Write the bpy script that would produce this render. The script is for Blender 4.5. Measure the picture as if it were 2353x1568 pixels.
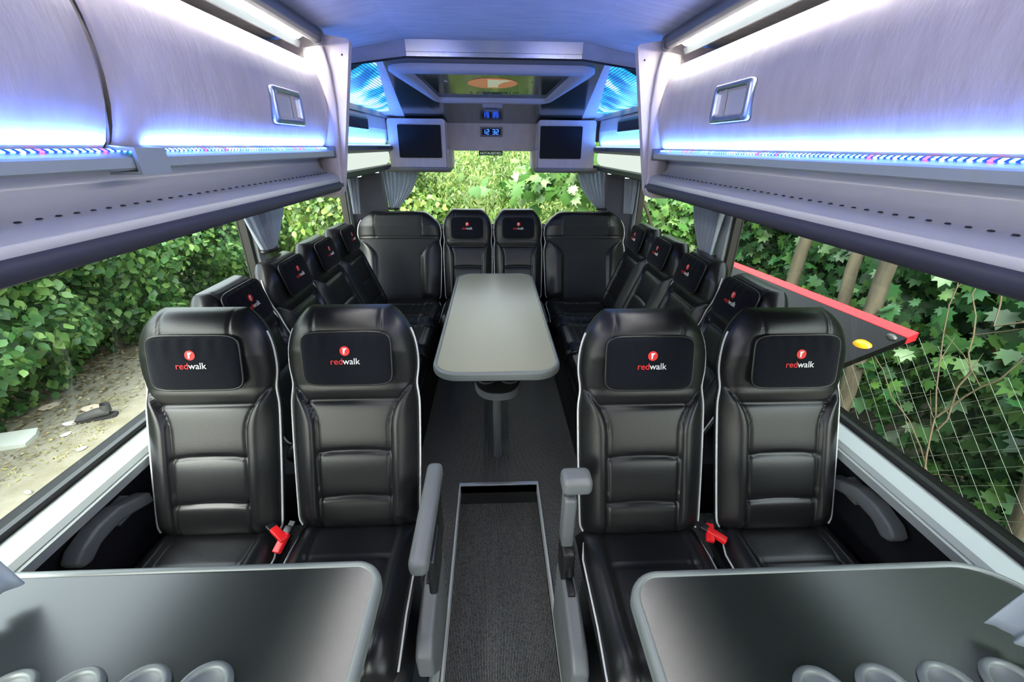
import bpy, bmesh, math, random
import numpy as np
from mathutils import Vector, Matrix

for o in list(bpy.data.objects): bpy.data.objects.remove(o)
scn = bpy.context.scene
col = scn.collection
PI = math.pi
def R(d): return math.radians(d)

# ------------------------------------------------------------------ camera
cam_d = bpy.data.cameras.new('camera'); cam = bpy.data.objects.new('camera', cam_d); col.objects.link(cam)
yaw, pitch, roll = .047, .436, .009
fv = Vector((math.sin(yaw)*math.cos(pitch), math.cos(yaw)*math.cos(pitch), -math.sin(pitch)))
rv = Vector((math.cos(yaw), -math.sin(yaw), 0)); uv = rv.cross(fv)
r2 = rv*math.cos(roll)+uv*math.sin(roll); u2 = -rv*math.sin(roll)+uv*math.cos(roll)
M = Matrix((( r2.x, u2.x, -fv.x, -.016), (r2.y, u2.y, -fv.y, 0), (r2.z, u2.z, -fv.z, 1.56), (0,0,0,1)))
cam.matrix_world = M
cam_d.sensor_width = 36; cam_d.lens = 36*960/2353; cam_d.clip_start = .05; cam_d.clip_end = 200
scn.camera = cam

# ------------------------------------------------------------------ world, sun, exposure
w = bpy.data.worlds.new('sky'); scn.world = w; w.use_nodes = True
nt = w.node_tree; bg = nt.nodes['Background']
sky = nt.nodes.new('ShaderNodeTexSky'); sky.sky_type = 'NISHITA'
sky.sun_elevation = R(50); sky.sun_rotation = R(200); sky.sun_disc = False
sky.air_density = 1.6; sky.dust_density = 4.0; sky.ozone_density = 1.0
hs = nt.nodes.new('ShaderNodeHueSaturation'); hs.inputs['Saturation'].default_value = .35
nt.links.new(sky.outputs[0], hs.inputs['Color']); nt.links.new(hs.outputs[0], bg.inputs['Color'])
bg.inputs['Strength'].default_value = 1.5
sd = bpy.data.lights.new('sun', 'SUN'); sun = bpy.data.objects.new('sun', sd); col.objects.link(sun)
sd.energy = 1.2; sd.angle = R(12); sd.color = (1, .96, .86)
sun.rotation_euler = (R(38), R(-22), 0)
scn.view_settings.view_transform = 'Standard'; scn.view_settings.look = 'None'
scn.view_settings.gamma = 1; scn.view_settings.use_curve_mapping = False
scn.view_settings.exposure = 0.2

# ------------------------------------------------------------------ helpers
def tag(o, label=None, cat=None, group=None, kind=None):
    if label: o['label'] = label
    if cat: o['category'] = cat
    if group: o['group'] = group
    if kind: o['kind'] = kind
    return o
def link(o, parent=None):
    col.objects.link(o)
    if parent is not None: o.parent = parent
    return o
def empty(name, loc=(0,0,0), rz=0):
    o = bpy.data.objects.new(name, None); link(o); o.location = loc; o.rotation_euler = (0,0,rz); o.empty_display_size = .1
    return o
def mesh(name, v, f, mats, parent=None, smooth=True, mi=None, loc=None):
    me = bpy.data.meshes.new(name); me.from_pydata([tuple(map(float,p)) for p in v], [], [tuple(map(int,q)) for q in f])
    if not isinstance(mats, (list,tuple)): mats = [mats]
    for m in mats: me.materials.append(m)
    if mi is not None: me.polygons.foreach_set('material_index', np.array(mi, dtype=np.int32))
    me.polygons.foreach_set('use_smooth', [smooth]*len(me.polygons)); me.update()
    o = bpy.data.objects.new(name, me); link(o, parent)
    if loc: o.location = loc
    return o
class MB:
    def __init__(s): s.v=[]; s.f=[]; s.m=[]; s.cur=0; s.sm=[]; s.csm=False
    def add(s, v, f):
        n=len(s.v); s.v+= [tuple(p) for p in v]; s.f+=[tuple(n+i for i in q) for q in f]; s.m+=[s.cur]*len(f); s.sm+=[s.csm]*len(f)
    def box(s, x0,x1,y0,y1,z0,z1, b=0, seg=3):
        if b<=0:
            v=[(x,y,z) for x in (x0,x1) for y in (y0,y1) for z in (z0,z1)]
            s.add(v, [(0,1,3,2),(4,6,7,5),(0,4,5,1),(2,3,7,6),(0,2,6,4),(1,5,7,3)]); return
        bm=bmesh.new(); bmesh.ops.create_cube(bm,size=1)
        for q in bm.verts: q.co=Vector(((x0+x1)/2+q.co.x*(x1-x0),(y0+y1)/2+q.co.y*(y1-y0),(z0+z1)/2+q.co.z*(z1-z0)))
        bmesh.ops.bevel(bm, geom=bm.edges[:]+bm.verts[:], offset=b, segments=seg, affect='EDGES', profile=.5)
        s.bm(bm); bm.free()
    def bm(s, bm, mat=None):
        bm.verts.index_update()
        v=[(mat@q.co if mat else q.co.copy()) for q in bm.verts]; f=[[q.index for q in g.verts] for g in bm.faces]
        c=s.csm; s.csm=True; s.add(v,f); s.csm=c
    def prism(s, prof, a0, a1, axis='Y', closed=True, caps=True, sx=1):
        # prof: list of 2D points; extruded along axis
        n=len(prof)
        def P(p,a):
            if axis=='Y': return (p[0]*sx,a,p[1])
            if axis=='X': return (a,p[0],p[1])
            return (p[0]*sx,p[1],a)
        v=[P(p,a0) for p in prof]+[P(p,a1) for p in prof]
        f=[(i,(i+1)%n,n+(i+1)%n,n+i) for i in range(n if closed else n-1)]
        if caps and closed: f+=[tuple(range(n))[::-1], tuple(range(n,2*n))]
        s.add(v,f)
    def tube(s, pts, r, n=8, caps=True, closed=False):
        pts=[Vector(p) for p in pts]; m=len(pts); v=[]; up=None
        rr=r if isinstance(r,(list,tuple)) else [r]*m
        for i,p in enumerate(pts):
            if closed: d=pts[(i+1)%m]-pts[i-1]
            else: d=pts[min(i+1,m-1)]-pts[max(i-1,0)]
            if d.length<1e-9: d=Vector((0,0,1))
            d.normalize()
            if up is None:
                up=Vector((0,0,1)) if abs(d.z)<.9 else Vector((1,0,0))
            a=(up-d*up.dot(d))
            if a.length<1e-6: a=d.orthogonal()
            a.normalize(); b=d.cross(a); up=a
            for k in range(n):
                t=2*PI*k/n; v.append(p+(a*math.cos(t)+b*math.sin(t))*rr[i])
        f=[]
        for i in range(m if closed else m-1):
            j=(i+1)%m
            for k in range(n): f.append((i*n+k,i*n+(k+1)%n,j*n+(k+1)%n,j*n+k))
        c=s.csm; s.csm=True; s.add(v,f); s.csm=c
        if caps and not closed: s.add(v[:n],[tuple(range(n))[::-1]]); s.add(v[-n:],[tuple(range(n))])
    def lathe(s, prof, c=(0,0,0), n=32):
        v=[]; m=len(prof)
        for k in range(n):
            t=2*PI*k/n
            for (r,z) in prof: v.append((c[0]+r*math.cos(t),c[1]+r*math.sin(t),c[2]+z))
        f=[(k*m+i,((k+1)%n)*m+i,((k+1)%n)*m+i+1,k*m+i+1) for k in range(n) for i in range(m-1)]
        cc=s.csm; s.csm=True; s.add(v,f); s.csm=cc
    def build(s, name, mats, parent=None, smooth=None, loc=None):
        o=mesh(name, s.v, s.f, mats, parent, False, s.m, loc)
        sm = s.sm if smooth is None else [smooth]*len(s.f)
        o.data.polygons.foreach_set('use_smooth', sm)
        return o
def rrect(x0,x1,y0,y1,r,n=8):
    p=[]
    for cx,cy,a in ((x1-r,y1-r,0),(x0+r,y1-r,90),(x0+r,y0+r,180),(x1-r,y0+r,270)):
        for k in range(n+1):
            t=R(a+90*k/n); p.append((cx+r*math.cos(t),cy+r*math.sin(t)))
    return p
def copy_tree(o, parent=None):
    c=o.copy(); col.objects.link(c)
    if parent is not None: c.parent=parent
    for ch in list(o.children): copy_tree(ch, c)
    return c

# ------------------------------------------------------------------ materials
def mat(name, rgb, rough=.5, metal=0, spec=.5, emit=None, es=0, bump=None, var=None, coat=0, sheen=0):
    m=bpy.data.materials.new(name); m.use_nodes=True; t=m.node_tree; b=t.nodes['Principled BSDF']
    b.inputs['Base Color'].default_value=(*rgb,1); b.inputs['Roughness'].default_value=rough
    b.inputs['Metallic'].default_value=metal; b.inputs['Specular IOR Level'].default_value=spec
    b.inputs['Coat Weight'].default_value=coat; b.inputs['Sheen Weight'].default_value=sheen
    if emit: b.inputs['Emission Color'].default_value=(*emit,1); b.inputs['Emission Strength'].default_value=es
    tc=None
    if bump or var:
        tc=t.nodes.new('ShaderNodeTexCoord'); mp=t.nodes.new('ShaderNodeMapping'); t.links.new(tc.outputs['Object'],mp.inputs[0])
    if bump:   # (scale, strength, distance, stretch)
        n=t.nodes.new('ShaderNodeTexNoise'); n.inputs['Scale'].default_value=bump[0]; n.inputs['Detail'].default_value=4
        if len(bump)>3: mp.inputs['Scale'].default_value=bump[3]
        t.links.new(mp.outputs[0],n.inputs['Vector'])
        bp=t.nodes.new('ShaderNodeBump'); bp.inputs['Strength'].default_value=bump[1]; bp.inputs['Distance'].default_value=bump[2]
        t.links.new(n.outputs['Fac'],bp.inputs['Height']); t.links.new(bp.outputs[0],b.inputs['Normal'])
    if var:    # (scale, rgb2)
        n=t.nodes.new('ShaderNodeTexNoise'); n.inputs['Scale'].default_value=var[0]; n.inputs['Detail'].default_value=5
        t.links.new(mp.outputs[0],n.inputs['Vector'])
        cr=t.nodes.new('ShaderNodeValToRGB'); cr.color_ramp.elements[0].position=.35; cr.color_ramp.elements[1].position=.65
        cr.color_ramp.elements[0].color=(*rgb,1); cr.color_ramp.elements[1].color=(*var[1],1)
        t.links.new(n.outputs['Fac'],cr.inputs[0]); t.links.new(cr.outputs[0],b.inputs['Base Color'])
    return m
leather = mat('black_leather',(.006,.006,.007),.33,spec=.42,bump=(420,.22,.0012))
leather_soft = mat('black_leather_creased',(.012,.012,.013),.38,spec=.55,bump=(18,.25,.012,(1.5,1,1)))
cloth_dark = mat('dark_suede_cloth',(.016,.017,.019),.75,spec=.3,bump=(500,.2,.001),sheen=.2)
velour = mat('navy_velour',(.0045,.0055,.009),.9,spec=.15,bump=(60,.35,.004),sheen=.06)
piping_m = mat('white_piping',(.55,.56,.55),.45)
grey_pl = mat('grey_plastic',(.125,.135,.14),.42,bump=(600,.06,.0005))
dgrey_pl = mat('dark_grey_plastic',(.04,.043,.047),.5)
black_pl = mat('black_plastic',(.008,.008,.009),.35)
red_pl = mat('red_buckle_plastic',(.75,.01,.012),.35)
chrome = mat('chrome',(.75,.76,.78),.18,metal=1)
alu = mat('brushed_aluminium',(.55,.57,.6),.38,metal=.85)
alu_light = mat('light_grey_aluminium',(.34,.375,.365),.4,metal=.15)
fabric = mat('light_grey_velour',(.50,.44,.45),.85,spec=.25,bump=(90,.25,.004,(1,1,.35)),var=(26,(.56,.50,.51)),sheen=.2)
fabric_ceil = mat('ceiling_velour',(.36,.36,.40),.9,spec=.2,bump=(70,.3,.003,(.4,2,1)),var=(20,(.43,.43,.47)),sheen=.2)
cove_m = mat('pale_lilac_plastic',(.64,.63,.65),.45,bump=(500,.04,.0005))
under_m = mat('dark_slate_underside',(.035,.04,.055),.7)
dark_in = mat('rack_interior',(.10,.115,.13),.85)
carpet_wall = mat('black_wall_carpet',(.010,.010,.013),.95,spec=.1,bump=(300,.5,.002))
glossy_ceil = None
table_m = mat('slate_laminate',(.34,.33,.235),.36,spec=.7,bump=(900,.05,.0004))
table_dark = mat('charcoal_laminate',(.014,.017,.016),.27,spec=.9,bump=(900,.05,.0004))
edge_m = mat('grey_rubber_edge',(.16,.18,.175),.35)
curtain_m = mat('pale_blue_grey_curtain',(.50,.55,.63),.8,spec=.2,bump=(200,.15,.001))
_t=curtain_m.node_tree; _tl=_t.nodes.new('ShaderNodeBsdfTranslucent'); _tl.inputs[0].default_value=(.55,.60,.68,1); _mx=_t.nodes.new('ShaderNodeMixShader'); _mx.inputs[0].default_value=.45
_t.links.new(_t.nodes['Principled BSDF'].outputs[0],_mx.inputs[1]); _t.links.new(_tl.outputs[0],_mx.inputs[2]); _t.links.new(_mx.outputs[0],_t.nodes['Material Output'].inputs[0])
screen_m = mat('black_screen_glass',(.002,.002,.003),.45,spec=.2)
logo_red = mat('logo_red',(.75,.02,.02),.6); logo_white = mat('logo_white',(.8,.8,.8),.6)
hole_m = mat('dark_hole',(.02,.02,.03),.7)
red_paint = mat('red_paint',(.70,.008,.012),.35,spec=.3)
black_paint = mat('black_paint',(.003,.003,.003),.25,spec=.08)
amber = mat('amber_lens',(.9,.28,.01),.15,emit=(1,.35,.02),es=.35)
lino = mat('blue_grey_lino',(.045,.06,.07),.4)
sign_g = mat('sign_green',(.01,.09,.05),.5)

def carpet():
    m=mat('ribbed_aisle_carpet',(.02,.02,.02),.95,spec=.1); t=m.node_tree; b=t.nodes['Principled BSDF']
    tc=t.nodes.new('ShaderNodeTexCoord')
    wv=t.nodes.new('ShaderNodeTexWave'); wv.inputs['Scale'].default_value=55; wv.inputs['Distortion'].default_value=.6; wv.bands_direction='X'
    wv.inputs['Detail Scale'].default_value=6
    nz=t.nodes.new('ShaderNodeTexNoise'); nz.inputs['Scale'].default_value=330; nz.inputs['Detail'].default_value=2
    mp=t.nodes.new('ShaderNodeMapping'); mp.inputs['Scale'].default_value=(1,.45,1)
    t.links.new(tc.outputs['Object'],wv.inputs[0]); t.links.new(tc.outputs['Object'],mp.inputs[0]); t.links.new(mp.outputs[0],nz.inputs[0])
    mx=t.nodes.new('ShaderNodeMath'); mx.operation='MULTIPLY'; t.links.new(wv.outputs['Fac'],mx.inputs[0]); t.links.new(nz.outputs['Fac'],mx.inputs[1])
    cr=t.nodes.new('ShaderNodeValToRGB'); e=cr.color_ramp.elements; e[0].position=.12; e[0].color=(.014,.014,.015,1); e[1].position=.5; e[1].color=(.21,.21,.20,1)
    t.links.new(mx.outputs[0],cr.inputs[0]); t.links.new(cr.outputs[0],b.inputs['Base Color'])
    bp=t.nodes.new('ShaderNodeBump'); bp.inputs['Strength'].default_value=.5; bp.inputs['Distance'].default_value=.003
    t.links.new(mx.outputs[0],bp.inputs['Height']); t.links.new(bp.outputs[0],b.inputs['Normal'])
    return m
carpet_m = carpet()
def emis(name, rgb, s):
    m=bpy.data.materials.new(name); m.use_nodes=True; t=m.node_tree; t.nodes.remove(t.nodes['Principled BSDF'])
    e=t.nodes.new('ShaderNodeEmission'); e.inputs[0].default_value=(*rgb,1); e.inputs[1].default_value=s
    t.links.new(e.outputs[0],t.nodes['Material Output'].inputs[0]); return m
led_white = emis('white_led',(.93,1,.93),16)
clock_blue = emis('blue_led_digits',(.03,.12,1),4)
read_led = emis('reading_led',(.85,.92,1),12)
def led_strip(name, base, s):
    m=emis(name, base, s); t=m.node_tree; e=[n for n in t.nodes if n.type=='EMISSION'][0]
    tc=t.nodes.new('ShaderNodeTexCoord'); sp=t.nodes.new('ShaderNodeSeparateXYZ'); t.links.new(tc.outputs['Object'],sp.inputs[0])
    mu=t.nodes.new('ShaderNodeMath'); mu.operation='MULTIPLY'; mu.inputs[1].default_value=78; t.links.new(sp.outputs['Y'],mu.inputs[0])
    fl=t.nodes.new('ShaderNodeMath'); fl.operation='FLOOR'; t.links.new(mu.outputs[0],fl.inputs[0])
    fr=t.nodes.new('ShaderNodeMath'); fr.operation='FRACT'; t.links.new(mu.outputs[0],fr.inputs[0])
    wn=t.nodes.new('ShaderNodeTexWhiteNoise'); wn.noise_dimensions='1D'; t.links.new(fl.outputs[0],wn.inputs['W'])
    cr=t.nodes.new('ShaderNodeValToRGB'); cr.color_ramp.interpolation='CONSTANT'; e0=cr.color_ramp.elements
    e0[0].color=(.12,.38,1,1); e0[1].position=.45; e0[1].color=(.5,.85,1,1)
    x=e0.new(.80); x.color=(.9,.06,.25,1); x=e0.new(.90); x.color=(.1,.9,.5,1)
    t.links.new(wn.outputs['Value'],cr.inputs[0])
    gt=t.nodes.new('ShaderNodeMath'); gt.operation='GREATER_THAN'; gt.inputs[1].default_value=.45; t.links.new(fr.outputs[0],gt.inputs[0])
    mm=t.nodes.new('ShaderNodeMix'); mm.data_type='RGBA'; mm.inputs[6].default_value=(.005,.02,.5,1)
    t.links.new(gt.outputs[0],mm.inputs[0]); t.links.new(cr.outputs[0],mm.inputs[7]); t.links.new(mm.outputs[2],e.inputs[0])
    return m
led_rgb = led_strip('coloured_led_strip',(.1,.3,1),7)
def glass_mat(name, tint=(.93,.97,.95), ior=1.45):
    m=bpy.data.materials.new(name); m.use_nodes=True; t=m.node_tree; t.nodes.remove(t.nodes['Principled BSDF'])
    a=t.nodes.new('ShaderNodeBsdfTransparent'); a.inputs[0].default_value=(*tint,1)
    g=t.nodes.new('ShaderNodeBsdfGlossy'); g.inputs['Roughness'].default_value=.02; g.inputs[0].default_value=(1,1,1,1)
    lw=t.nodes.new('ShaderNodeLayerWeight'); lw.inputs[0].default_value=.5
    pw=t.nodes.new('ShaderNodeMath'); pw.operation='POWER'; pw.inputs[1].default_value=5; t.links.new(lw.outputs['Facing'],pw.inputs[0])
    f=t.nodes.new('ShaderNodeMath'); f.operation='MULTIPLY_ADD'; f.inputs[1].default_value=.45; f.inputs[2].default_value=ior; t.links.new(pw.outputs[0],f.inputs[0])
    x=t.nodes.new('ShaderNodeMixShader'); t.links.new(f.outputs[0],x.inputs[0]); t.links.new(a.outputs[0],x.inputs[1]); t.links.new(g.outputs[0],x.inputs[2])
    t.links.new(x.outputs[0],t.nodes['Material Output'].inputs[0]); return m
glass_side = glass_mat('tinted_side_glass',(.93,.965,.94),.02)
glass_rear = glass_mat('clear_rear_glass',(.98,.99,.98),.008)
def perf_mat():
    m=mat('perforated_gloss_film',(.010,.013,.013),.13,spec=.7); t=m.node_tree; b=t.nodes['Principled BSDF']
    tc=t.nodes.new('ShaderNodeTexCoord'); mp=t.nodes.new('ShaderNodeMapping'); mp.inputs['Scale'].default_value=(90,90,90)
    t.links.new(tc.outputs['Object'],mp.inputs[0])
    v=t.nodes.new('ShaderNodeTexVoronoi'); v.inputs['Randomness'].default_value=.05; v.inputs['Scale'].default_value=1; t.links.new(mp.outputs[0],v.inputs['Vector'])
    cr=t.nodes.new('ShaderNodeValToRGB'); e=cr.color_ramp.elements; e[0].position=.25; e[0].color=(.0,.0,.0,1); e[1].position=.35; e[1].color=(.035,.045,.04,1)
    t.links.new(v.outputs['Distance'],cr.inputs[0]); t.links.new(cr.outputs[0],b.inputs['Base Color']); return m
perf = perf_mat()
def glow_film_mat():
    # glossy perforated film: reflected LED light put in as glowing dots
    m=mat('perforated_light_cover',(.02,.05,.09),.35); t=m.node_tree; b=t.nodes['Principled BSDF']
    tc=t.nodes.new('ShaderNodeTexCoord'); mp=t.nodes.new('ShaderNodeMapping'); mp.inputs['Scale'].default_value=(85,85,85)
    t.links.new(tc.outputs['Object'],mp.inputs[0])
    v=t.nodes.new('ShaderNodeTexVoronoi'); v.voronoi_dimensions='2D'; v.inputs['Randomness'].default_value=.02; v.inputs['Scale'].default_value=1; t.links.new(mp.outputs[0],v.inputs['Vector'])
    lt=t.nodes.new('ShaderNodeMath'); lt.operation='LESS_THAN'; lt.inputs[1].default_value=.42; t.links.new(v.outputs['Distance'],lt.inputs[0])
    n=t.nodes.new('ShaderNodeTexNoise'); n.inputs['Scale'].default_value=5; n.inputs['Detail'].default_value=3; t.links.new(tc.outputs['Object'],n.inputs[0])
    cr=t.nodes.new('ShaderNodeValToRGB'); e=cr.color_ramp.elements; e[0].position=.40; e[0].color=(.0,.10,.35,1); e[1].position=.60; e[1].color=(.45,.75,1,1)
    x=e.new(.5); x.color=(.02,.38,.95,1)
    t.links.new(n.outputs['Fac'],cr.inputs[0]); t.links.new(cr.outputs[0],b.inputs['Emission Color'])
    mu=t.nodes.new('ShaderNodeMath'); mu.operation='MULTIPLY'; mu.inputs[1].default_value=2.2; t.links.new(lt.outputs[0],mu.inputs[0]); t.links.new(mu.outputs[0],b.inputs['Emission Strength'])
    return m
glow_film = glow_film_mat()
def leaf_mat(name, c1, c2, c3, tr=.35):
    m=bpy.data.materials.new(name); m.use_nodes=True; t=m.node_tree; b=t.nodes['Principled BSDF']; b.inputs['Roughness'].default_value=.45
    g=t.nodes.new('ShaderNodeNewGeometry'); cr=t.nodes.new('ShaderNodeValToRGB'); e=cr.color_ramp.elements
    e[0].color=(*c1,1); e[1].color=(*c3,1); x=e.new(.55); x.color=(*c2,1)
    t.links.new(g.outputs['Random Per Island'],cr.inputs[0]); t.links.new(cr.outputs[0],b.inputs['Base Color'])
    tl=t.nodes.new('ShaderNodeBsdfTranslucent'); t.links.new(cr.outputs[0],tl.inputs[0])
    mx=t.nodes.new('ShaderNodeMixShader'); mx.inputs[0].default_value=tr
    t.links.new(b.outputs[0],mx.inputs[1]); t.links.new(tl.outputs[0],mx.inputs[2]); t.links.new(mx.outputs[0],t.nodes['Material Output'].inputs[0])
    return m
leafL = leaf_mat('ivy_leaves',(.020,.070,.018),(.055,.155,.038),(.20,.34,.09),.3)
leafB = leaf_mat('sunlit_leaves',(.035,.09,.013),(.08,.17,.022),(.20,.27,.06),.35)
leafR = leaf_mat('maple_leaves',(.012,.050,.014),(.024,.095,.026),(.09,.20,.04),.3)
leafRb = leaf_mat('pale_maple_leaves',(.045,.14,.025),(.08,.20,.035),(.18,.29,.10),.3)
bark = mat('bark',(.030,.027,.016),.9,bump=(40,.6,.01,(1,1,.2)),var=(14,(.065,.057,.034)))
twig_m = mat('dry_twigs',(.07,.055,.03),.9)
wire = mat('galvanised_wire',(.10,.13,.10),.5,metal=.3)

# ================================================================== SETTING
def struct(mb, name, m, **k):
    o=mb.build(name,m,**k); o['kind']='structure'; return o
YF=-4.2; YB=3.66
# floor: raised platforms left/right, rear platform, sunken aisle
b=MB(); b.box(-1.2,-.2,YF,YB,-.06,0); b.box(.2,1.2,YF,YB,-.06,0); b.box(-.2,.2,1.625,YB,-.06,0); b.box(-.2,.2,YF,1.625,-.19,-.135)
struct(b,'floor',carpet_m)
b=MB(); b.box(-.2,.2,1.625,1.64,-.135,-.002); b.box(-.215,-.2,YF,1.625,-.135,-.002); b.box(.2,.215,YF,1.625,-.135,-.002)
struct(b,'trim_1',mat('step_riser',(.012,.012,.013),.7))
b=MB(); b.box(-.2,.2,1.612,1.632,-.003,.006,.002)
struct(b,'trim_2',alu)
b=MB(); b.box(-.200,-.1925,YF,1.612,-.05,.005); b.box(.1925,.200,YF,1.612,-.05,.005)
struct(b,'trim_3',mat('step_edge_strip',(.5,.52,.5),.4,metal=.2))
b=MB(); b.box(-1.15,-.2,YF,.83,0,.004); b.box(.2,1.15,YF,.83,0,.004)
struct(b,'trim_4',lino)
for s,n in ((-1,5),(1,6)):
    b=MB(); x0,x1=sorted((s*.204,s*.236)); b.box(x0,x1,YF,.835,.004,.016,.002); x0,x1=sorted((s*.214,s*.226)); b.box(x0,x1,YF,.835,.016,.019)
    for y in (.3,.55,.78): b.box(s*.22-.003,s*.22+.003,y-.003,y+.003,.019,.021)
    struct(b,'trim_%d'%n,alu_light)
# walls below the windows + sills
for s,side in ((-1,'left'),(1,'right')):
    b=MB(); b.prism([(1.155,-.06),(1.155,.655),(1.2,.655),(1.2,-.06)],YF,YB,sx=s); b.prism([(1.145,1.385),(1.145,1.9),(1.2,1.9),(1.2,1.385)],YF,YB,sx=s)
    struct(b,'wall_'+side,carpet_wall)
    b=MB(); b.prism([(1.115,.655),(1.115,.672),(1.128,.684),(1.175,.698),(1.192,.698),(1.192,.655)],YF,YB,sx=s)
    b.prism([(1.108,.640),(1.108,.666),(1.116,.670),(1.155,.655),(1.155,.64)],YF,YB,sx=s)
    struct(b,'trim_%s'%side,alu_light)
    b=MB(); b.prism([(1.188,.698),(1.188,.716),(1.205,.716),(1.205,.655),(1.192,.655)],YF,YB,sx=s)
    struct(b,'trim_seal_%s'%side,black_pl)
# ceiling: cross-section panels
b=MB(); prof=[(-1.2,1.86),(-.75,1.897),(-.595,1.923),(-.373,1.96),(.373,1.96),(.595,1.923),(.75,1.897),(1.2,1.86)]
b.prism(prof+[(x,z+.03) for x,z in prof[::-1]],YF,2.11)
struct(b,'ceiling',fabric_ceil)
# rear ceiling of glossy perforated film, sloping down
b=MB()
def zr(y): return 1.897-.1195*(y-2.11)
v=[(-.475,2.11,zr(2.11)-.006),(-.373,2.11,zr(2.11)),(.373,2.11,zr(2.11)),(.475,2.11,zr(2.11)-.006),
   (-.66,3.61,zr(3.61)),(-.373,3.61,zr(3.61)),(.373,3.61,zr(3.61)),(.66,3.61,zr(3.61))]
v+= [(x,y,z+.02) for x,y,z in v]
f=[(i,i+1,i+5,i+4)for i in range(3)]+[(i+9,i+8,i+12,i+13) for i in range(3)]
b.add(v,f); struct(b,'ceiling_rear',perf)
# windows: glass panes, pillars
def window(n, s, y0, y1):
    b=MB(); x0,x1=sorted((s*1.196,s*1.202)); b.box(x0,x1,y0,y1,.70,1.42)
    return struct(b,'window_%d'%n,glass_side)
window(1,-1,YF,2.04); window(2,-1,2.16,3.50); window(3,1,YF,2.04); window(4,1,2.16,3.50)
for s,n in ((-1,7),(1,8)):
    b=MB(); x0,x1=sorted((s*1.15,s*1.20)); b.box(x0,x1,2.065,2.15,.69,1.42,.006); struct(b,'trim_%d'%n,alu_light)
    b=MB(); x0,x1=sorted((s*1.165,s*1.207)); b.box(x0,x1,2.04,2.065,.69,1.42); b.box(x0,x1,2.15,2.16,.69,1.42); b.box(x0,x1,3.49,3.51,.69,1.42); struct(b,'trim_%d'%(n+2),black_pl)
    b=MB(); x0,x1=sorted((s*1.155,s*1.20)); b.box(x0,x1,3.51,3.58,.69,1.42,.006); struct(b,'trim_%d'%(n+4),alu_light)
    # corner pillar panels
    b=MB(); b.prism([(1.2,3.58),(1.14,3.60),(.95,3.80),(.93,3.86),(1.2,3.90)],.4,1.45,axis='Z',sx=s); struct(b,'wall_corner_%s'%('left' if s<0 else 'right'),mat('corner_pillar_fabric',(.10,.10,.12),.9))
b=MB(); b.box(-.95,.95,3.872,3.878,.9,1.62); struct(b,'window_5',glass_rear)
b=MB(); b.box(-1.2,1.2,3.66,3.9,-.06,.92); struct(b,'wall_rear',carpet_wall)
b=MB(); b.box(-1.2,1.2,3.86,3.9,1.6,1.9); struct(b,'wall_rear_upper',fabric)
b=MB(); b.box(-1.2,1.2,YF-.03,YF,-.2,1.98); struct(b,'wall_front',dark_in)  # unseen; put across the windscreen opening to keep its light out

b=MB(); b.box(-1.25,1.25,YF,3.9,1.99,2.03); b.box(-1.25,-1.2,YF,3.9,1.42,2.0); b.box(1.2,1.25,YF,3.9,1.42,2.0); struct(b,'roof',dark_in)
b=MB(); b.box(-1.26,-1.2,YF,3.9,-.9,.70); b.box(1.2,1.26,YF,3.9,-.9,.70); struct(b,'wall_outer',black_paint)

# lintel at the end of the main ceiling
t=empty('ceiling_step_panel',(0,2.11,1.86)); tag(t,'ceiling step trim with polished metal strip between grey fabric ends above the roof hatch','ceiling trim')
b=MB(); b.prism([(0,.1),(.006,.038),(.03,.038),(.03,.1)],-.373,.373,axis='X'); b.build('metal_strip',chrome if False else mat('polished_metal',(.62,.64,.68),.16,metal=1,bump=(9,.05,.003)),t)
for s in (-1,1):
    b=MB(); b.add([(s*.373,0,.1),(s*.373,0,.038),(s*.61,0,.008),(s*.61,0,.063),(s*.373,.03,.1),(s*.373,.03,.038),(s*.61,.03,.008),(s*.61,.03,.063),
                   (s*1.15,0,-.03),(s*1.15,0,.02),(s*1.15,.03,-.03),(s*1.15,.03,.02)],
                  [(0,1,2,3),(7,6,5,4),(1,5,6,2),(3,2,8,9),(2,6,10,8)]); b.build('fabric_end',fabric_ceil,t)
b=MB(); b.tube([(-1.1,-.004,-.035),(-.61,-.004,.006),(-.373,-.004,.036),(.373,-.004,.036),(.61,-.004,.006),(1.1,-.004,-.035)],.004); b.build('rubber_seal',black_pl,t)
for y in (-1.0,-2.9):
    t=empty('aisle_lamp',(0,y,1.93)); tag(t,'slim white ceiling lamp over the aisle, %s'%('nearer the roof hatch' if y>-2 else 'farther forward in the coach'),'ceiling lamp','aisle ceiling lamps')
    b=MB(); b.box(-.085,.085,-.26,.26,.008,.03,.004); b.build('housing',grey_pl,t)
    b=MB(); b.box(-.07,.07,-.24,.24,.0,.008,.002); b.build('diffuser',emis('aisle_lamp_diffuser',(1,.97,.94),5),t)
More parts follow.
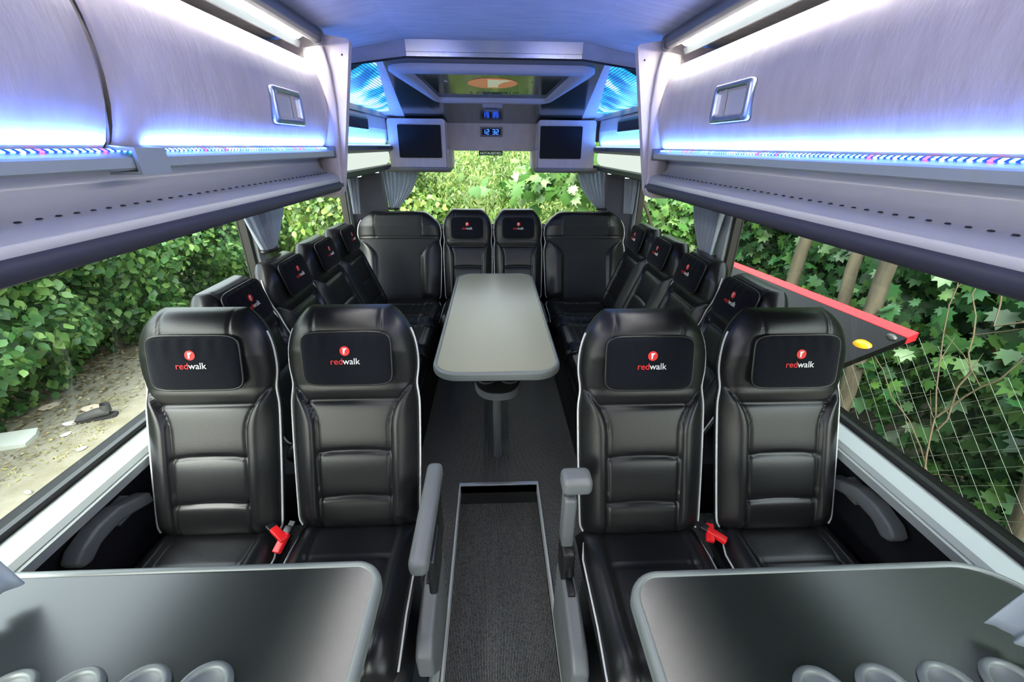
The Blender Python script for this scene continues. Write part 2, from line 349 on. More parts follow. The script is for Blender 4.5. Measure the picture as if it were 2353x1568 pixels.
# ================================================================== SEATS
def backrest_geo(hw, L=.72, wide=False, nx=72, ny=120):
    def path(t):
        a1=R(21); a2=R(13); t1=.46
        if t<t1: return (t*math.sin(a1), .44+t*math.cos(a1), a1)
        k=min(1,(t-t1)/.12); a=a1+(a2-a1)*k; am=(a1+a)/2
        return (t1*math.sin(a1)+(t-t1)*math.sin(am), .44+t1*math.cos(a1)+(t-t1)*math.cos(am), a)
    def W(t):
        u=t/L
        w=hw*(.955+.045*math.sin(min(1,u/.6)*PI/2))
        w-= hw*.035*math.exp(-((u-.66)/.05)**2)
        if u<.06: w-= .035*(1-math.sqrt(max(0,1-(1-u/.06)**2)))
        if u>.70:
            q=(u-.70)/.30; w*= (1-q**3.2*.38)
        return w
    def edge(s,t,L=L):
        u=t/L; e=max(0,1-abs(s)**5)**.42
        g=max(0,1-abs(2*u-1)**14)**.5
        return e*g
    seams=[0,.115,.262,.430]
    def relief(x,t,w):
        ax=abs(x); b0=hw*.56 if not wide else hw*.52
        q=max(0,min(1,(t-.33)/.155)); b=b0+(w-b0)*(q**2.2)
        h=0; inside=False
        if t<.485:
            if ax>b:
                r=(ax-b)/max(.002,w-b); h=.024*math.sin(PI*min(1,max(0,r))**.6)*min(1,t/.05)
                h*= min(1,(w-b)/.05)
            else:
                inside=True
                if wide: h=.006
                else:
                    for a,c in zip(seams[:-1],seams[1:]):
                        if a<=t<c:
                            r=(t-a)/(c-a); h=.006*(1-abs(2*r-1)**5.0)
                    if t>=.430: h=.010*min(1,(t-.430)/.03)
                    for sm in seams[1:]:
                        bow=.010*(1-(x/b0)**2) if sm<.4 else 0
                        h-= .007*math.exp(-((t-sm-bow+.005)/.0045)**2)
            h-= .008*math.exp(-((ax-b)/.004)**2)
        else:
            h=.012+.016*min(1,(t-.485)/.10)
            h+= .006*min(1,max(0,(t-.6)/.06))
            if t>.5 and not wide: h-= .005*math.exp(-((ax-hw*.50-.10*max(0,.62-t))/.0035)**2)*(1 if t>.60 else 0)
            if wide:
                h-= .006*math.exp(-((ax-hw*.55)/.004)**2)
        if wide: h-= .007*math.exp(-((t-.50)/.005)**2)
        return h, inside and wide
    V=[];F=[];MI=[]
    ts=[L*j/ny for j in range(ny+1)]; ss=[]
    for i in range(nx+1):
        s=-1+2*i/nx; ss.append(math.sin(s*PI/2)*.35+s*.65)
    for side in (1,-1):
        for t in ts:
            y,z,a=path(t); w_=W(t)
            for s in ss:
                x=s*w_; e=edge(s,t); cl=False
                if side==1: h,cl=relief(x,t,w_); off=(.040+h)*e
                else: off=-(.045)*e
                V.append((x, y-off*math.cos(a)+.04*math.cos(a), z+off*math.sin(a)-.04*math.sin(a)))
    n=nx+1; N=n*(ny+1)
    for j in range(ny):
        for i in range(nx):
            a_=j*n+i; F.append((a_,a_+1,a_+n+1,a_+n)); 
            sx=(ss[i]+ss[i+1])/2; tt=(ts[j]+ts[j+1])/2; w_=W(tt)
            ins=False
            if wide:
                _,ins=relief(sx*w_,tt,w_)
                if tt>.50 and tt<.66 and abs(sx*w_)<hw*.55: ins=True
            MI.append(1 if ins else 0)
    for j in range(ny):
        for i in range(nx):
            a_=N+j*n+i; F.append((a_,a_+n,a_+n+1,a_+1)); MI.append(0)
    # rim closing
    for j in range(ny):
        for i in (0,nx):
            a_=j*n+i; q=(a_,a_+n,N+a_+n,N+a_); F.append(q if i==0 else q[::-1]); MI.append(0)
    for j in (0,ny):
        for i in range(nx):
            a_=j*n+i; q=(a_,N+a_,N+a_+1,a_+1); F.append(q if j==0 else q[::-1]); MI.append(0)
    def surf(x,t,extra=0):   # point on the front surface
        y,z,a=path(t); w_=W(t); s=max(-1,min(1,x/w_)); e=edge(s,t); h,_=relief(x,t,w_); off=(.040+h)*e+extra-.04
        return (x, y-off*math.cos(a), z+off*math.sin(a)), a
    def rim(s,t,extra=0):
        y,z,a=path(t); w_=W(t); off=extra-.04+.012
        return (s*(w_+.001), y-off*math.cos(a), z+off*math.sin(a))
    return V,F,MI,surf,rim,path
def cushion_geo(hw, D=.47, nx=50, ny=60, pleats=False):
    V=[];F=[]; n=nx+1
    for side in (1,-1):
        for j in range(ny+1):
            v=j/ny; 
            for i in range(n):
                s=-1+2*i/nx; w_=hw*(1-.0*v)
                cr=1-max(0,(v-.90)/.10)**2*.12 if v>.9 else 1
                x=s*w_*cr; y=.06-v*D
                e=(max(0,1-abs(s)**6)**.4)*(max(0,1-abs(2*v-1)**9)**.42)
                if side==1:
                    h=.062
                    ax=abs(x); bb=hw*.62
                    if ax>bb: h+=.014*math.sin(PI*min(1,(ax-bb)/(hw-bb))**.7)
                    h-=.006*math.exp(-((ax-bb-.03*max(0,.35-v))/.004)**2)
                    sy=.33+.03*(x/hw)**2
                    if not pleats: h-=.006*math.exp(-((v-sy)/.009)**2)*(ax<bb+.01)
                    else:
                        h-=.005*sum(math.exp(-((v-q)/.010)**2) for q in (.5,.6,.7,.8,.9))
                    h+=.012*math.exp(-((v-.86)/.12)**2)
                    z=.385+h*e
                else: z=.385-.085*e
                V.append((x,y,z))
    N=n*(ny+1)
    for j in range(ny):
        for i in range(nx):
            a=j*n+i; F.append((a,a+n,a+n+1,a+1)); F.append((N+a,N+a+1,N+a+n+1,N+a+n))
    return V,F
def text_mesh(txt, size, m=None, name='text', bold=.0):
    cu=bpy.data.curves.new(name,'FONT'); cu.body=txt; cu.size=size; cu.align_x='LEFT'; cu.extrude=.0006; cu.offset=bold
    o=bpy.data.objects.new(name,cu); col.objects.link(o)
    bpy.context.view_layer.update()
    dg=bpy.context.evaluated_depsgraph_get(); me=bpy.data.meshes.new_from_object(o.evaluated_get(dg))
    vs=[tuple(q.co) for q in me.vertices]; fs=[tuple(p.vertices) for p in me.polygons]
    bpy.data.objects.remove(o); bpy.data.curves.remove(cu); bpy.data.meshes.remove(me)
    return vs,fs
def logo_geo():
    # drawn in x (right), y (up); returned with material index 0 red 1 white
    V=[];F=[];MI=[]
    def add(vs,fs,mi,dx=0,dy=0,dz=0,sc=1):
        n=len(V); V.extend([(x*sc+dx,y*sc+dy,z+dz) for x,y,z in vs]); F.extend([tuple(n+i for i in q) for q in fs]); MI.extend([mi]*len(fs))
    a,fa=text_mesh('red',.027); wa=max(p[0] for p in a)
    c,fc=text_mesh('walk',.027); wc=max(p[0] for p in c)
    tot=wa+wc+.001
    add(a,fa,0,-tot/2,-.013); add(c,fc,1,-tot/2+wa+.001,-.013)
    k=28; add([(0,0,0)]+[(.0145*math.cos(2*PI*i/k),.0145*math.sin(2*PI*i/k),0) for i in range(k)],[(0,i+1,(i+1)%k+1) for i in range(k)],0,.001,.0275)
    r=[(-.0045,-.009),(-.0005,-.009),(.0005,.0),(.0025,.0045),(.0065,.0065),(.006,.009),(.0015,.0085),(-.0055,.0085),(-.005,.002)]
    add([(x,y,.0008) for x,y in r],[tuple(range(len(r)))],1,.001,.0275)
    return V,F,MI
LOGO=logo_geo()
def pad_geo(hw=.132, hh=.082, th=.017, nx=40, ny=26):
    V=[];F=[]; n=nx+1
    for side in (1,-1):
        for j in range(ny+1):
            for i in range(n):
                s=-1+2*i/nx; q=-1+2*j/ny
                # squircle mapping
                r=max(abs(s),abs(q)); ln=(abs(s)**7+abs(q)**7)**(1/7) if r>0 else 1
                k=(r/ln)**1.0 if r>0 else 1
                x=s*k*hw; y=q*k*hh
                e=max(0,1-r**4)**.5
                V.append((x,y,(th if side==1 else -th*.5)*e + (.0022*math.sin(x*150)*e*max(0,q) if side==1 else 0)))
    N=n*(ny+1)
    for j in range(ny):
        for i in range(nx):
            a=j*n+i; F.append((a,a+1,a+n+1,a+n)); F.append((N+a,N+a+n,N+a+n+1,N+a+1))
    rimp=[]
    for k in range(64):
        t=2*PI*k/64; c,s_=math.cos(t),math.sin(t); m=max(abs(c),abs(s_)); ln=((abs(c)/m)**7+(abs(s_)/m)**7)**(1/7)
        rimp.append((c/m/ln*hw,s_/m/ln*hh,0))
    return V,F,rimp
def make_seat(hw=.2, L=.72, wide=False, pad=True, pleats=False, flap=False, name='passenger_seat'):
    t=empty(name)
    V,F,MI,surf,rim,path=backrest_geo(hw,L=L,wide=wide)
    bk=mesh('backrest',V,F,[leather,cloth_dark],t,True,MI)
    for s in (-1,1):
        b=MB(); b.tube([rim(s,L*(.02+.88*k/40)) for k in range(41)],.0032,8); b.build('piping',piping_m,bk,True)
    V,F=cushion_geo(hw,pleats=pleats); cu=mesh('cushion',V,F,leather,t)
    b=MB(); pts=[(-hw*.99,-.30,.425)]+[(-hw*.985,y,.415) for y in (-.25,-.15,-.05)]+[(-hw*.93,.0,.425),(-hw*.75,.022,.433),(0,.03,.438),(hw*.75,.022,.433),(hw*.93,0,.425)]+[(hw*.985,y,.415) for y in (-.05,-.15,-.25)]+[(hw*.99,-.30,.425)]
    pts=[(-hw*1.0,-.38,.40)]+pts[1:-1]+[(hw*1.0,-.38,.40)]
    b.tube(pts,.003,8); b.build('piping',piping_m,cu,True)
    b=MB(); b.box(-hw*.85,hw*.85,-.34,.04,.0,.31,.01); b.build('seat_base',black_pl,t)
    if pad:
        V,F,rp=pad_geo()
        tp=.565; (px,py,pz),a=surf(0,tp,.010)
        # pad frame: local x right, y up the back, z out of the back
        Mx=Matrix(((1,0,0,0),(0,math.sin(a),-math.cos(a),py),(0,math.cos(a),math.sin(a),pz),(0,0,0,1)))
        V2=[Mx@Vector(p) for p in V]; pd=mesh('headrest_pad',V2,F,velour,t)
        b=MB(); b.tube([Mx@Vector(p) for p in rp],.0035,6,closed=True); b.build('pad_piping',black_pl,pd,True)
        lv,lf,lm=LOGO; mesh('logo',[Mx@Vector((x,y-.0,z+.0185)) for x,y,z in lv],lf,[logo_red,logo_white],pd,False,lm)
        if flap:
            # dark cover carried up over the top of the headrest
            g=[]; nxx=10; tt=[.60+.0075*k for k in range(9)]
            for q in tt:
                for i in range(nxx+1):
                    x=-.115+.23*i/nxx; g.append(surf(x,q,.004)[0])
            ff=[(j*(nxx+1)+i,j*(nxx+1)+i+1,(j+1)*(nxx+1)+i+1,(j+1)*(nxx+1)+i) for j in range(len(tt)-1) for i in range(nxx)]
            o=mesh('headrest_cover',g,ff,velour,t); md=o.modifiers.new('s','SOLIDIFY'); md.thickness=.004
    return t
seat_std=make_seat()
seat_flap=None
def place(t,x,y,rz,label,group,z=0):
    t.location=(x,y,z); t.rotation_euler=(0,0,rz); tag(t,label,'seat',group); return t
def grey_skirt(t, s):   # side trim on the aisle side, s = local x sign
    b=MB(); x0,x1=sorted((s*.213,s*.262)); b.prism([(.03,.04),(.03,.31),(-.03,.343),(-.11,.34),(-.25,.31),(-.29,.27),(-.28,.17),(-.20,.04)],x0,x1,axis='X')
    bm=bmesh.new(); vs=[bm.verts.new(p) for p in b.v]
    for f_ in b.f: bm.faces.new([vs[i] for i in f_])
    bmesh.ops.recalc_face_normals(bm,faces=bm.faces[:]); bmesh.ops.bevel(bm,geom=bm.edges[:],offset=.011,segments=3,affect='EDGES',profile=.5,clamp_overlap=True)
    b=MB(); b.bm(bm); bm.free(); sk=b.build('side_trim',grey_pl,t)
    b=MB(); xc=s*.237; b.box(xc-.011,xc+.011,-.115,-.045,.335,.347,.003); b.build('recline_button',black_pl,sk)
G='front seats facing the camera'
sLW=place(copy_tree(seat_std),-.89,.955,0,'black leather seat beside the left window, left of its pair',G)
sLA=place(copy_tree(seat_std),-.458,.972,0,'black leather seat left of the aisle with lowered grey armrest',G)
sRA=place(copy_tree(seat_std),.445,.915,0,'black leather seat right of the aisle with raised grey armrest',G)
sRW=place(copy_tree(seat_std),.892,.915,0,'black leather seat beside the right window, right of its pair',G)
grey_skirt(sLA,1); grey_skirt(sRA,-1)
# lowered armrest, left aisle seat
a=empty('armrest'); a.parent=sLA
b=MB(); b.box(.222,.272,-.27,.10,.58,.635,.018,5); b.build('arm_pad',grey_pl,a)
b=MB(); b.box(.232,.262,-.02,.08,.36,.59,.01); b.box(.262,.285,-.24,-.12,.47,.60,.008); b.build('arm_hinge',black_pl,a)
# raised armrest, right aisle seat
a=empty('armrest'); a.parent=sRA
b=MB(); b.box(-.272,-.185,-.035,.035,.655,.712,.018,5); b.build('arm_grip',grey_pl,a)
b=MB(); b.tube([(-.245,0,.63),(-.245,0,.66)],.016,14); b.build('arm_pivot',dgrey_pl,a)
b=MB(); b.box(-.262,-.225,-.03,.03,.44,.635,.01,4); b.build('arm_column',grey_pl,a)
b=MB(); b.box(-.262,-.222,-.06,.02,.33,.45,.008); b.tube([(-.235,-.03,.45),(-.235,-.06,.36)],.012,12); b.build('arm_hinge',black_pl,a)
# seat belt buckles between the pairs
def buckle(t, x, y, z, rx, rz, dark=False):
    e=empty('belt_buckle',(x,y,z)); e.parent=t; e.rotation_euler=(rx,0,rz)
    b=MB(); b.box(-.012,.012,-.03,.03,-.008,.008,.003); b.build('release_button',red_pl,e)
    b=MB(); b.box(-.013,.013,.026,.05,-.01,.007,.003); b.box(-.009,.009,.05,.065,-.006,.0); b.build('strap_end',black_pl,e)
buckle(sLA,-.215,-.045,.455,R(25),R(-15)); buckle(sLW,.205,-.01,.47,R(15),R(55))
buckle(sRW,-.215,-.01,.455,R(10),R(50)); buckle(sRA,.215,.0,.455,R(10),R(-20))
# side lounge seats
SY=[1.61,2.055,2.49,2.93]
lab=['nearest the camera','second from the front','third from the front','farthest, next to the corner seat']
seat_side=make_seat(hw=.208,L=.675,pleats=True,flap=True,name='lounge_chair')
for s,sd_ in ((-1,'left'),(1,'right')):
    for k,y in enumerate(SY):
        o=seat_side if (s==-1 and k==0) else copy_tree(seat_side)
        place(o,s*.825,y,R(90) if s<0 else R(-90),'black leather lounge seat along the %s windows facing inward, %s'%(sd_,lab[k]),'side lounge seats')
# rear seats
seat_rear=seat_std
rear=[(copy_tree(seat_std),-.213),(seat_std,.185)]
place(rear[0][0],-.218,3.19,0,'black leather rear bench seat left of the middle with red logo pad','rear bench seats')
place(rear[1][0],.183,3.19,0,'black leather rear bench seat right of the middle with red logo pad','rear bench seats')
for ch in list(rear[0][0].children)+list(rear[1][0].children): ch.scale=(.965,1,1)
wd=make_seat(hw=.328,L=.70,wide=True,pad=False,pleats=True,name='corner_seat')
place(wd,-.757,3.19,0,'wide black leather and cloth corner seat in the rear left corner','rear corner seats')
wd2=copy_tree(wd); place(wd2,.722,3.19,0,'wide black leather and cloth corner seat in the rear right corner','rear corner seats')
# plinths under the lounge seats
for s,n in ((-1,'left'),(1,'right')):
    b=MB(); x0,x1=sorted((s*.43,s*1.15)); b.box(x0,x1,1.40,3.15,0,.30,.004); o=b.build('seat_plinth',carpet_wall); tag(o,'black carpeted plinth under the %s row of lounge seats'%n,'seat base','lounge seat plinths')

# wall armrests
for s,n in ((-1,'left'),(1,'right')):
    b=MB(); x=s*1.115
    P=[(1.03,.575),(.93,.615),(.86,.618),(.80,.60),(.775,.575),(.785,.552),(.81,.545),(.85,.568),(.92,.574),(1.03,.535)]
    b.prism([(y,z) for y,z in P],min(x-.025,x+.025),max(x-.025,x+.025),axis='X')
    bm=bmesh.new(); vs=[bm.verts.new(p) for p in b.v]; 
    for f_ in b.f: bm.faces.new([vs[i] for i in f_])
    bmesh.ops.recalc_face_normals(bm,faces=bm.faces[:]); bmesh.ops.bevel(bm,geom=bm.edges[:],offset=.009,segments=3,affect='EDGES',profile=.5,clamp_overlap=True)
    b2=MB(); b2.bm(bm); bm.free(); b2.box(min(s*1.13,s*1.157),max(s*1.13,s*1.157),.94,1.0,.53,.59)
    o=b2.build('wall_armrest',grey_pl); tag(o,'grey plastic armrest fixed to the dark %s wall under the sill'%n,'armrest','wall armrests')

# ================================================================== TABLES
def slab_table(name, pr, z, th, top_m, parent):
    # rounded slab: top inset panel + rubber edge
    n=len(pr); cx=sum(p[0] for p in pr)/n; cy=sum(p[1] for p in pr)/n
    def inset(d):
        out=[]
        for i in range(n):
            a=Vector(pr[i-1]); c=Vector(pr[(i+1)%n]); tdir=(c-a).normalized(); nrm=Vector((-tdir.y,tdir.x))
            out.append((pr[i][0]+nrm.x*d,pr[i][1]+nrm.y*d))
        return out
    i1=inset(.016)
    v=[(x,y,z) for x,y in i1]+[(x,y,z-th*.9) for x,y in i1]
    mesh('tabletop',v,[tuple(range(n)),tuple(range(n,2*n))[::-1]]+[(i,n+i,n+(i+1)%n,(i+1)%n) for i in range(n)],top_m,parent,False)
    rings=[(inset(.0165),0),(inset(.015),.0035),(inset(.010),.005),(inset(.004),.003),(inset(.0),-.004),(inset(-.0015),-.010),(inset(.0),-.0125),(inset(-.0015),-.015),(inset(-.001),-.020),(inset(.0005),-.023),(inset(-.001),-.026),(inset(.002),-th),(inset(.012),-th-.002),(inset(.0165),-th+.004)]
    v=[];f=[]
    for k,(rg,dz) in enumerate(rings):
        v+=[(x,y,z+dz) for x,y in rg]
        if k: f+=[((k-1)*n+i,(k-1)*n+(i+1)%n,k*n+(i+1)%n,k*n+i) for i in range(n)]
    return mesh('edge_band',v,[q[::-1] for q in f],edge_m,parent,True)
t=empty('lounge_table',(0,2.28,0)); tag(t,'long grey-green lounge table with rounded corners on a slim pole between the seat rows','table')
slab_table('t',[(x,y) for x,y in rrect(-.283,.272,1.52-2.28,3.035-2.28,.115,12)],.7,.034,table_m,t)
b=MB(); b.tube([(-.004,1.845-2.28,0),(-.004,1.845-2.28,.675)],.0225,24); b.build('pole',grey_pl,t)
b=MB(); b.tube([(-.004,2.78-2.28,0),(-.004,2.78-2.28,.675)],.0225,24); b.build('pole',grey_pl,t)
for yy in (1.78,):
    pr=[]
    for k in range(49):
        a_=2*PI*k/48; c_,s_=math.cos(a_),math.sin(a_)
        pr.append((.112*math.copysign(abs(c_)**.8,c_),.155*math.copysign(abs(s_)**.9,s_)))
    pr=pr[:-1]; n=len(pr); y0=yy-2.28
    b=MB(); b.prism([(x,y+y0) for x,y in pr],.500,.535,axis='Z'); tr=b.build('cup_tray',grey_pl,t)
    b=MB(); b.prism([(x*.97,y*.97+y0) for x,y in pr],.535,.538,axis='Z'); b.build('tray_surface',black_pl,tr)
    for sx in (-.055,.055):
        b=MB(); b.lathe([(.034,-.002),(.034,.004),(.039,.006),(.042,.003),(.042,-.003)],(sx,y0-.03,.541),32); b.lathe([(.034,.003),(.030,-.03),(0,-.03)],(sx,y0-.03,.541),24); b.build('cup_holder',dgrey_pl,tr)
# front tables
def front_table(s, label):
    t=empty('front_table',(0,0,0)); tag(t,label,'table','front tables')
    if s<0: pr=rrect(-1.17,-.262,.1,.652,.062,10); ang=R(-1.3); ctr=(-.262,.652)
    else: pr=rrect(.262,1.13,.1,.603,.07,10); ang=R(-1.0); ctr=(.262,.60)
    pr=[(ctr[0]+(x-ctr[0])*math.cos(-ang)-(y-ctr[1])*math.sin(-ang), ctr[1]+(x-ctr[0])*math.sin(-ang)+(y-ctr[1])*math.cos(-ang)) for x,y in pr] if False else pr
    if s>0: # larger radius at the window corner
        n=10; r=.14; pr=pr[n+1:]; pr=[(1.13-r+r*math.cos(R(90*k/n)),.603-r+r*math.sin(R(90*k/n))) for k in range(n+1)]+pr
    slab_table('t',pr,.72,.036,table_dark,t)
    xs=[-.838,-.729,-.620,-.515] if s<0 else [.535,.648,.762,.876]; yc=.410 if s<0 else .362
    for x in xs:
        b=MB(); b.lathe([(.033,.0005),(.034,.006),(.038,.0095),(.043,.009),(.0465,.005),(.047,.0005)],(x,yc,.72),40)
        h=b.build('cup_holder',edge_m,t)
        b=MB(); b.lathe([(.0335,.002),(.0325,.0),(.0,.0009)],(x,yc,.72),40); b.build('cup_well',grey_pl,h)
    b=MB(); xc=s*.95; b.tube([(xc,.3,0),(xc,.3,.69)],.03,20); b.build('pole',grey_pl,t)
front_table(-1,'grey front table at left with four cup holders along its near edge')
front_table(1,'near-black front table at right with four cup holders along its near edge')

# ================================================================== LUGGAGE RACKS
def rack(s, side, gaps):
    t=empty('luggage_rack',(s*.9,.6,1.4)); tag(t,'light grey fabric overhead luggage rack along the %s side with coloured strip light'%side,'luggage rack','overhead luggage racks')
    def B(mb,name,m,par=t,sm=None):
        o=mb.build(name,m,par,sm); o.matrix_parent_inverse.identity()
        if par is t: o.location=(-s*.9,-.6,-1.4)
        return o
    Y0=-4.1; Y1=1.752
    b=MB(); b.prism([(.665,1.44),(.665,1.45),(1.14,1.46),(1.14,1.44)],Y0,Y1,sx=s); b.prism([(1.12,1.45),(1.12,1.85),(1.14,1.85),(1.14,1.45)],Y0,Y1,sx=s); B(b,'shelf',dark_in)
    # doors
    P=[(.646,1.548),(.634,1.562),(.624,1.585),(.615,1.615),(.609,1.655),(.608,1.69),(.611,1.73),(.618,1.765),(.630,1.798),(.646,1.822),(.652,1.826),(.662,1.822)]
    Pi=[(x+.02,z-.004) for x,z in P[::-1]]
    e=[Y0]+gaps+[Y1]
    for k in range(len(e)-1):
        y0=e[k]+(.008 if k else 0); y1=e[k+1]-(.008 if k<len(e)-2 else 0.0)
        prof=P+Pi; n=len(prof); V=[];F=[]
        # rounded vertical ends
        st=[(y0,.010),(y0+.003,.004),(y0+.010,0),(y1-.010,0),(y1-.003,.004),(y1,.010)]
        for y,dx in st:
            for i,(x,z) in enumerate(prof): V.append((s*(x+(dx if i<len(P) else 0)),y,z))
        for j in range(len(st)-1):
            for i in range(n): F.append((j*n+i,j*n+(i+1)%n,(j+1)*n+(i+1)%n,(j+1)*n+i))
        F+=[tuple(range(n)),tuple(range((len(st)-1)*n,len(st)*n))]
        b=MB(); b.csm=True; b.add(V,F); d=B(b,'door',fabric,sm=True)
        if k==len(e)-2:
            yc=1.405 if s<0 else 1.215; zc=1.658 if s<0 else 1.668
            h=empty('handle'); h.parent=d
            # frame ring and recessed cup, tilted with the door
            w2,h2=.093,.046
            def fr(a_,c_,dp): return (s*(.6035-dp+.0*c_+abs(c_)*.02),yc+a_,zc+c_)
            V=[];F=[]
            ro=rrect(-w2,w2,-h2,h2,.012,5); ri=rrect(-w2+.021,w2-.021,-h2+.016,h2-.015,.008,5); n=len(ro)
            rings=[(ro,-.006),(ro,.006),([(x*.97,y*.95) for x,y in ro],.009),([(x*1.03,y*1.04) for x,y in ri],.008),(ri,.003)]
            for rg,dp in rings: V+=[fr(a_,c_,dp) for a_,c_ in rg]
            for j in range(len(rings)-1):
                for i in range(n): F.append((j*n+i,j*n+(i+1)%n,(j+1)*n+(i+1)%n,(j+1)*n+i))
            b=MB(); b.csm=True; b.add(V,F); b.build('handle_frame',mat('satin_blue_grey_metal',(.42,.48,.58),.28,metal=.9),h)
            V=[fr(a_,c_,.004) for a_,c_ in ri]+[fr(a_*.9,c_*.85,-.0015) for a_,c_ in ri]
            F=[(i,(i+1)%n,n+(i+1)%n,n+i) for i in range(n)]+[tuple(range(n,2*n))]
            b=MB(); b.add(V,F); b.box(*sorted((fr(0,0,.0)[0],fr(0,0,.006)[0])),yc+.03,yc+.034,zc-h2+.014,zc+h2-.014); b.build('handle_cup',mat('satin_grey_cup',(.6,.58,.58),.35,metal=.3),h)
    # rail with coloured strip
    b=MB(); b.prism([(.612,1.519),(.606,1.523),(.606,1.538),(.611,1.541),(.616,1.540),(.638,1.552),(.648,1.552),(.650,1.519)],Y0,1.74,sx=s); rl=B(b,'light_rail',alu_light)
    b=MB(); b.prism([(.627,1.5468),(.6265,1.5485),(.6325,1.5518),(.633,1.5494)],Y0,1.735,sx=s); b.build('led_strip',led_rgb,rl)
    b=MB(); b.box(*sorted((s*.600,s*.66)),1.738,1.765,1.515,1.556,.004); b.build('rail_end_cap',grey_pl,rl)
    if s<0:
        b=MB(); b.prism([(.598,1.512),(.598,1.553),(.640,1.557),(.640,1.550),(.604,1.548),(.604,1.517),(.650,1.517),(.650,1.512)],.775,.845,sx=s); b.build('rail_clip',alu_light,rl)
    # cove and lip
    C=[(.652,1.524),(.668,1.516),(.674,1.50),(.668,1.484),(.655,1.473),(.638,1.466),(.620,1.462),(.608,1.456),(.602,1.446),(.601,1.434),(.606,1.422),(.62,1.418),(.66,1.425),(.69,1.45),(.70,1.50),(.68,1.526)]
    b=MB(); b.csm=True; b.prism(C,Y0,Y1,sx=s); o=B(b,'cove_panel',cove_m)
    b=MB()
    for k in range(78):
        y=-.5+k*.0285; 
        if y>1.7: break
        b.lathe([(0,.0022),(.003,.0018),(.0042,.0)],(s*.6315,y,1.4648),8)
    nf=len(b.f); mm=bmesh.new(); mm.from_mesh(o.data); o.data.materials.append(hole_m)
    vs=[mm.verts.new(p) for p in b.v]
    for f_ in b.f: q=mm.faces.new([vs[i] for i in f_]); q.material_index=1
    mm.to_mesh(o.data); mm.free()
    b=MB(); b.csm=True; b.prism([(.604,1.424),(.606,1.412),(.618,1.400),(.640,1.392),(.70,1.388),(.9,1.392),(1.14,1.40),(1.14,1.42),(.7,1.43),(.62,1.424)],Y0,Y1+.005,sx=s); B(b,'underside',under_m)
    # upper light rail
    b=MB(); cx_,cz_=.606,1.893; pr=[(cx_+.024*math.cos(R(a_)),cz_+.020*math.sin(R(a_))) for a_ in range(150,395,15)]
    pr=[(.632,1.912),(.590,1.915),(.584,1.900),(.586,1.884),(.594,1.875),(.606,1.872),(.618,1.876),(.626,1.884),(.632,1.890)]
    b.csm=True; b.prism(pr,Y0,1.735,sx=s); ur=B(b,'ceiling_rail',grey_pl)
    b=MB(); b.prism([(.632,1.888),(.632,1.896),(.664,1.882),(.664,1.874)],Y0,1.70,sx=s); b.csm=False; rr=b.build('led_housing',alu_light,ur)
    b=MB()
    b.prism([(.634,1.8865),(.634,1.883),(.650,1.8755),(.650,1.879)],Y0,1.695,sx=s)
    for k in range(95):
        y=1.685-k*.0185; b.prism([(.6315,1.8875),(.6315,1.8838),(.636,1.8818),(.636,1.8855)],y-.0055,y+.0055,sx=s); b.build('white_led_strip',led_white,ur)
    b=MB(); b.prism([(.664,1.888),(.656,1.876),(.664,1.858),(.670,1.858),(.674,1.88)],Y0,1.73,sx=s); b.build('housing_lip',alu_light,ur)
    b=MB(); b.csm=True; b.prism([(x+(-.004 if x<.61 else .0),z-.003) for x,z in pr],1.732,1.75,sx=s); b.build('end_cap',grey_pl,ur)
    # end cheek: large panel with a rib
    b=MB()
    K=[(.505,1.885),(.513,1.893),(.60,1.905),(.75,1.885),(1.15,1.85),(1.15,1.39),(.70,1.372),(.635,1.372),(.612,1.382),(.600,1.402)]
    b.prism(K,1.765,1.80,sx=s); ck=B(b,'end_panel',fabric)
    b=MB(); b.tube([(s*.517,1.764,1.83)]*1+[(s*.517,1.762,1.83)],.003,8)
    b=MB(); b.lathe([(0,0),(.0035,0)],(0,0,0),10); V=[(s*.535+p[0],1.7640,1.845+p[1]) for p in b.v]; b2=MB(); b2.add(V,b.f); b2.build('screw_hole',hole_m,ck)
    b=MB(); Q=[(.594,1.868),(.582,1.80),(.578,1.70),(.585,1.60),(.592,1.53),(.600,1.45),(.597,1.405),(.61,1.385),(.64,1.38),(.66,1.40),(.66,1.86)]
    b.csm=True; b.prism(Q,1.745,1.767,sx=s); b.build('end_rib',fabric,ck)
    # tube end below
    b=MB(); b.tube([(s*.618,Y0,1.418),(s*.618,1.77,1.418)],.0215,18); B(b,'blind_tube',mat('blind_tube_grey',(.05,.05,.07),.5) )
    return t
rack(-1,'left',[-2.7,-.98,.785]); rack(1,'right',[-3.1,-1.4,.33])

def area(name, loc, size, sizey, rot, energy, color, spread=None):
    l=bpy.data.lights.new(name,'AREA'); l.shape='RECTANGLE'; l.size=size; l.size_y=sizey; l.energy=energy; l.color=color
    if spread: l.spread=spread
    o=bpy.data.objects.new(name,l); link(o); o.location=loc; o.rotation_euler=rot; return o
# the strips' own light
for s in (-1,1):
    area('strip_light',(s*.629,-1.13,1.5545),.012,5.7,(R(180),R(-s*8),0),21,(.09,.23,1))
    area('strip_light',(s*.640,-1.13,1.870),.012,5.7,(0,R(-s*-28),0),20,(1,.95,.91))

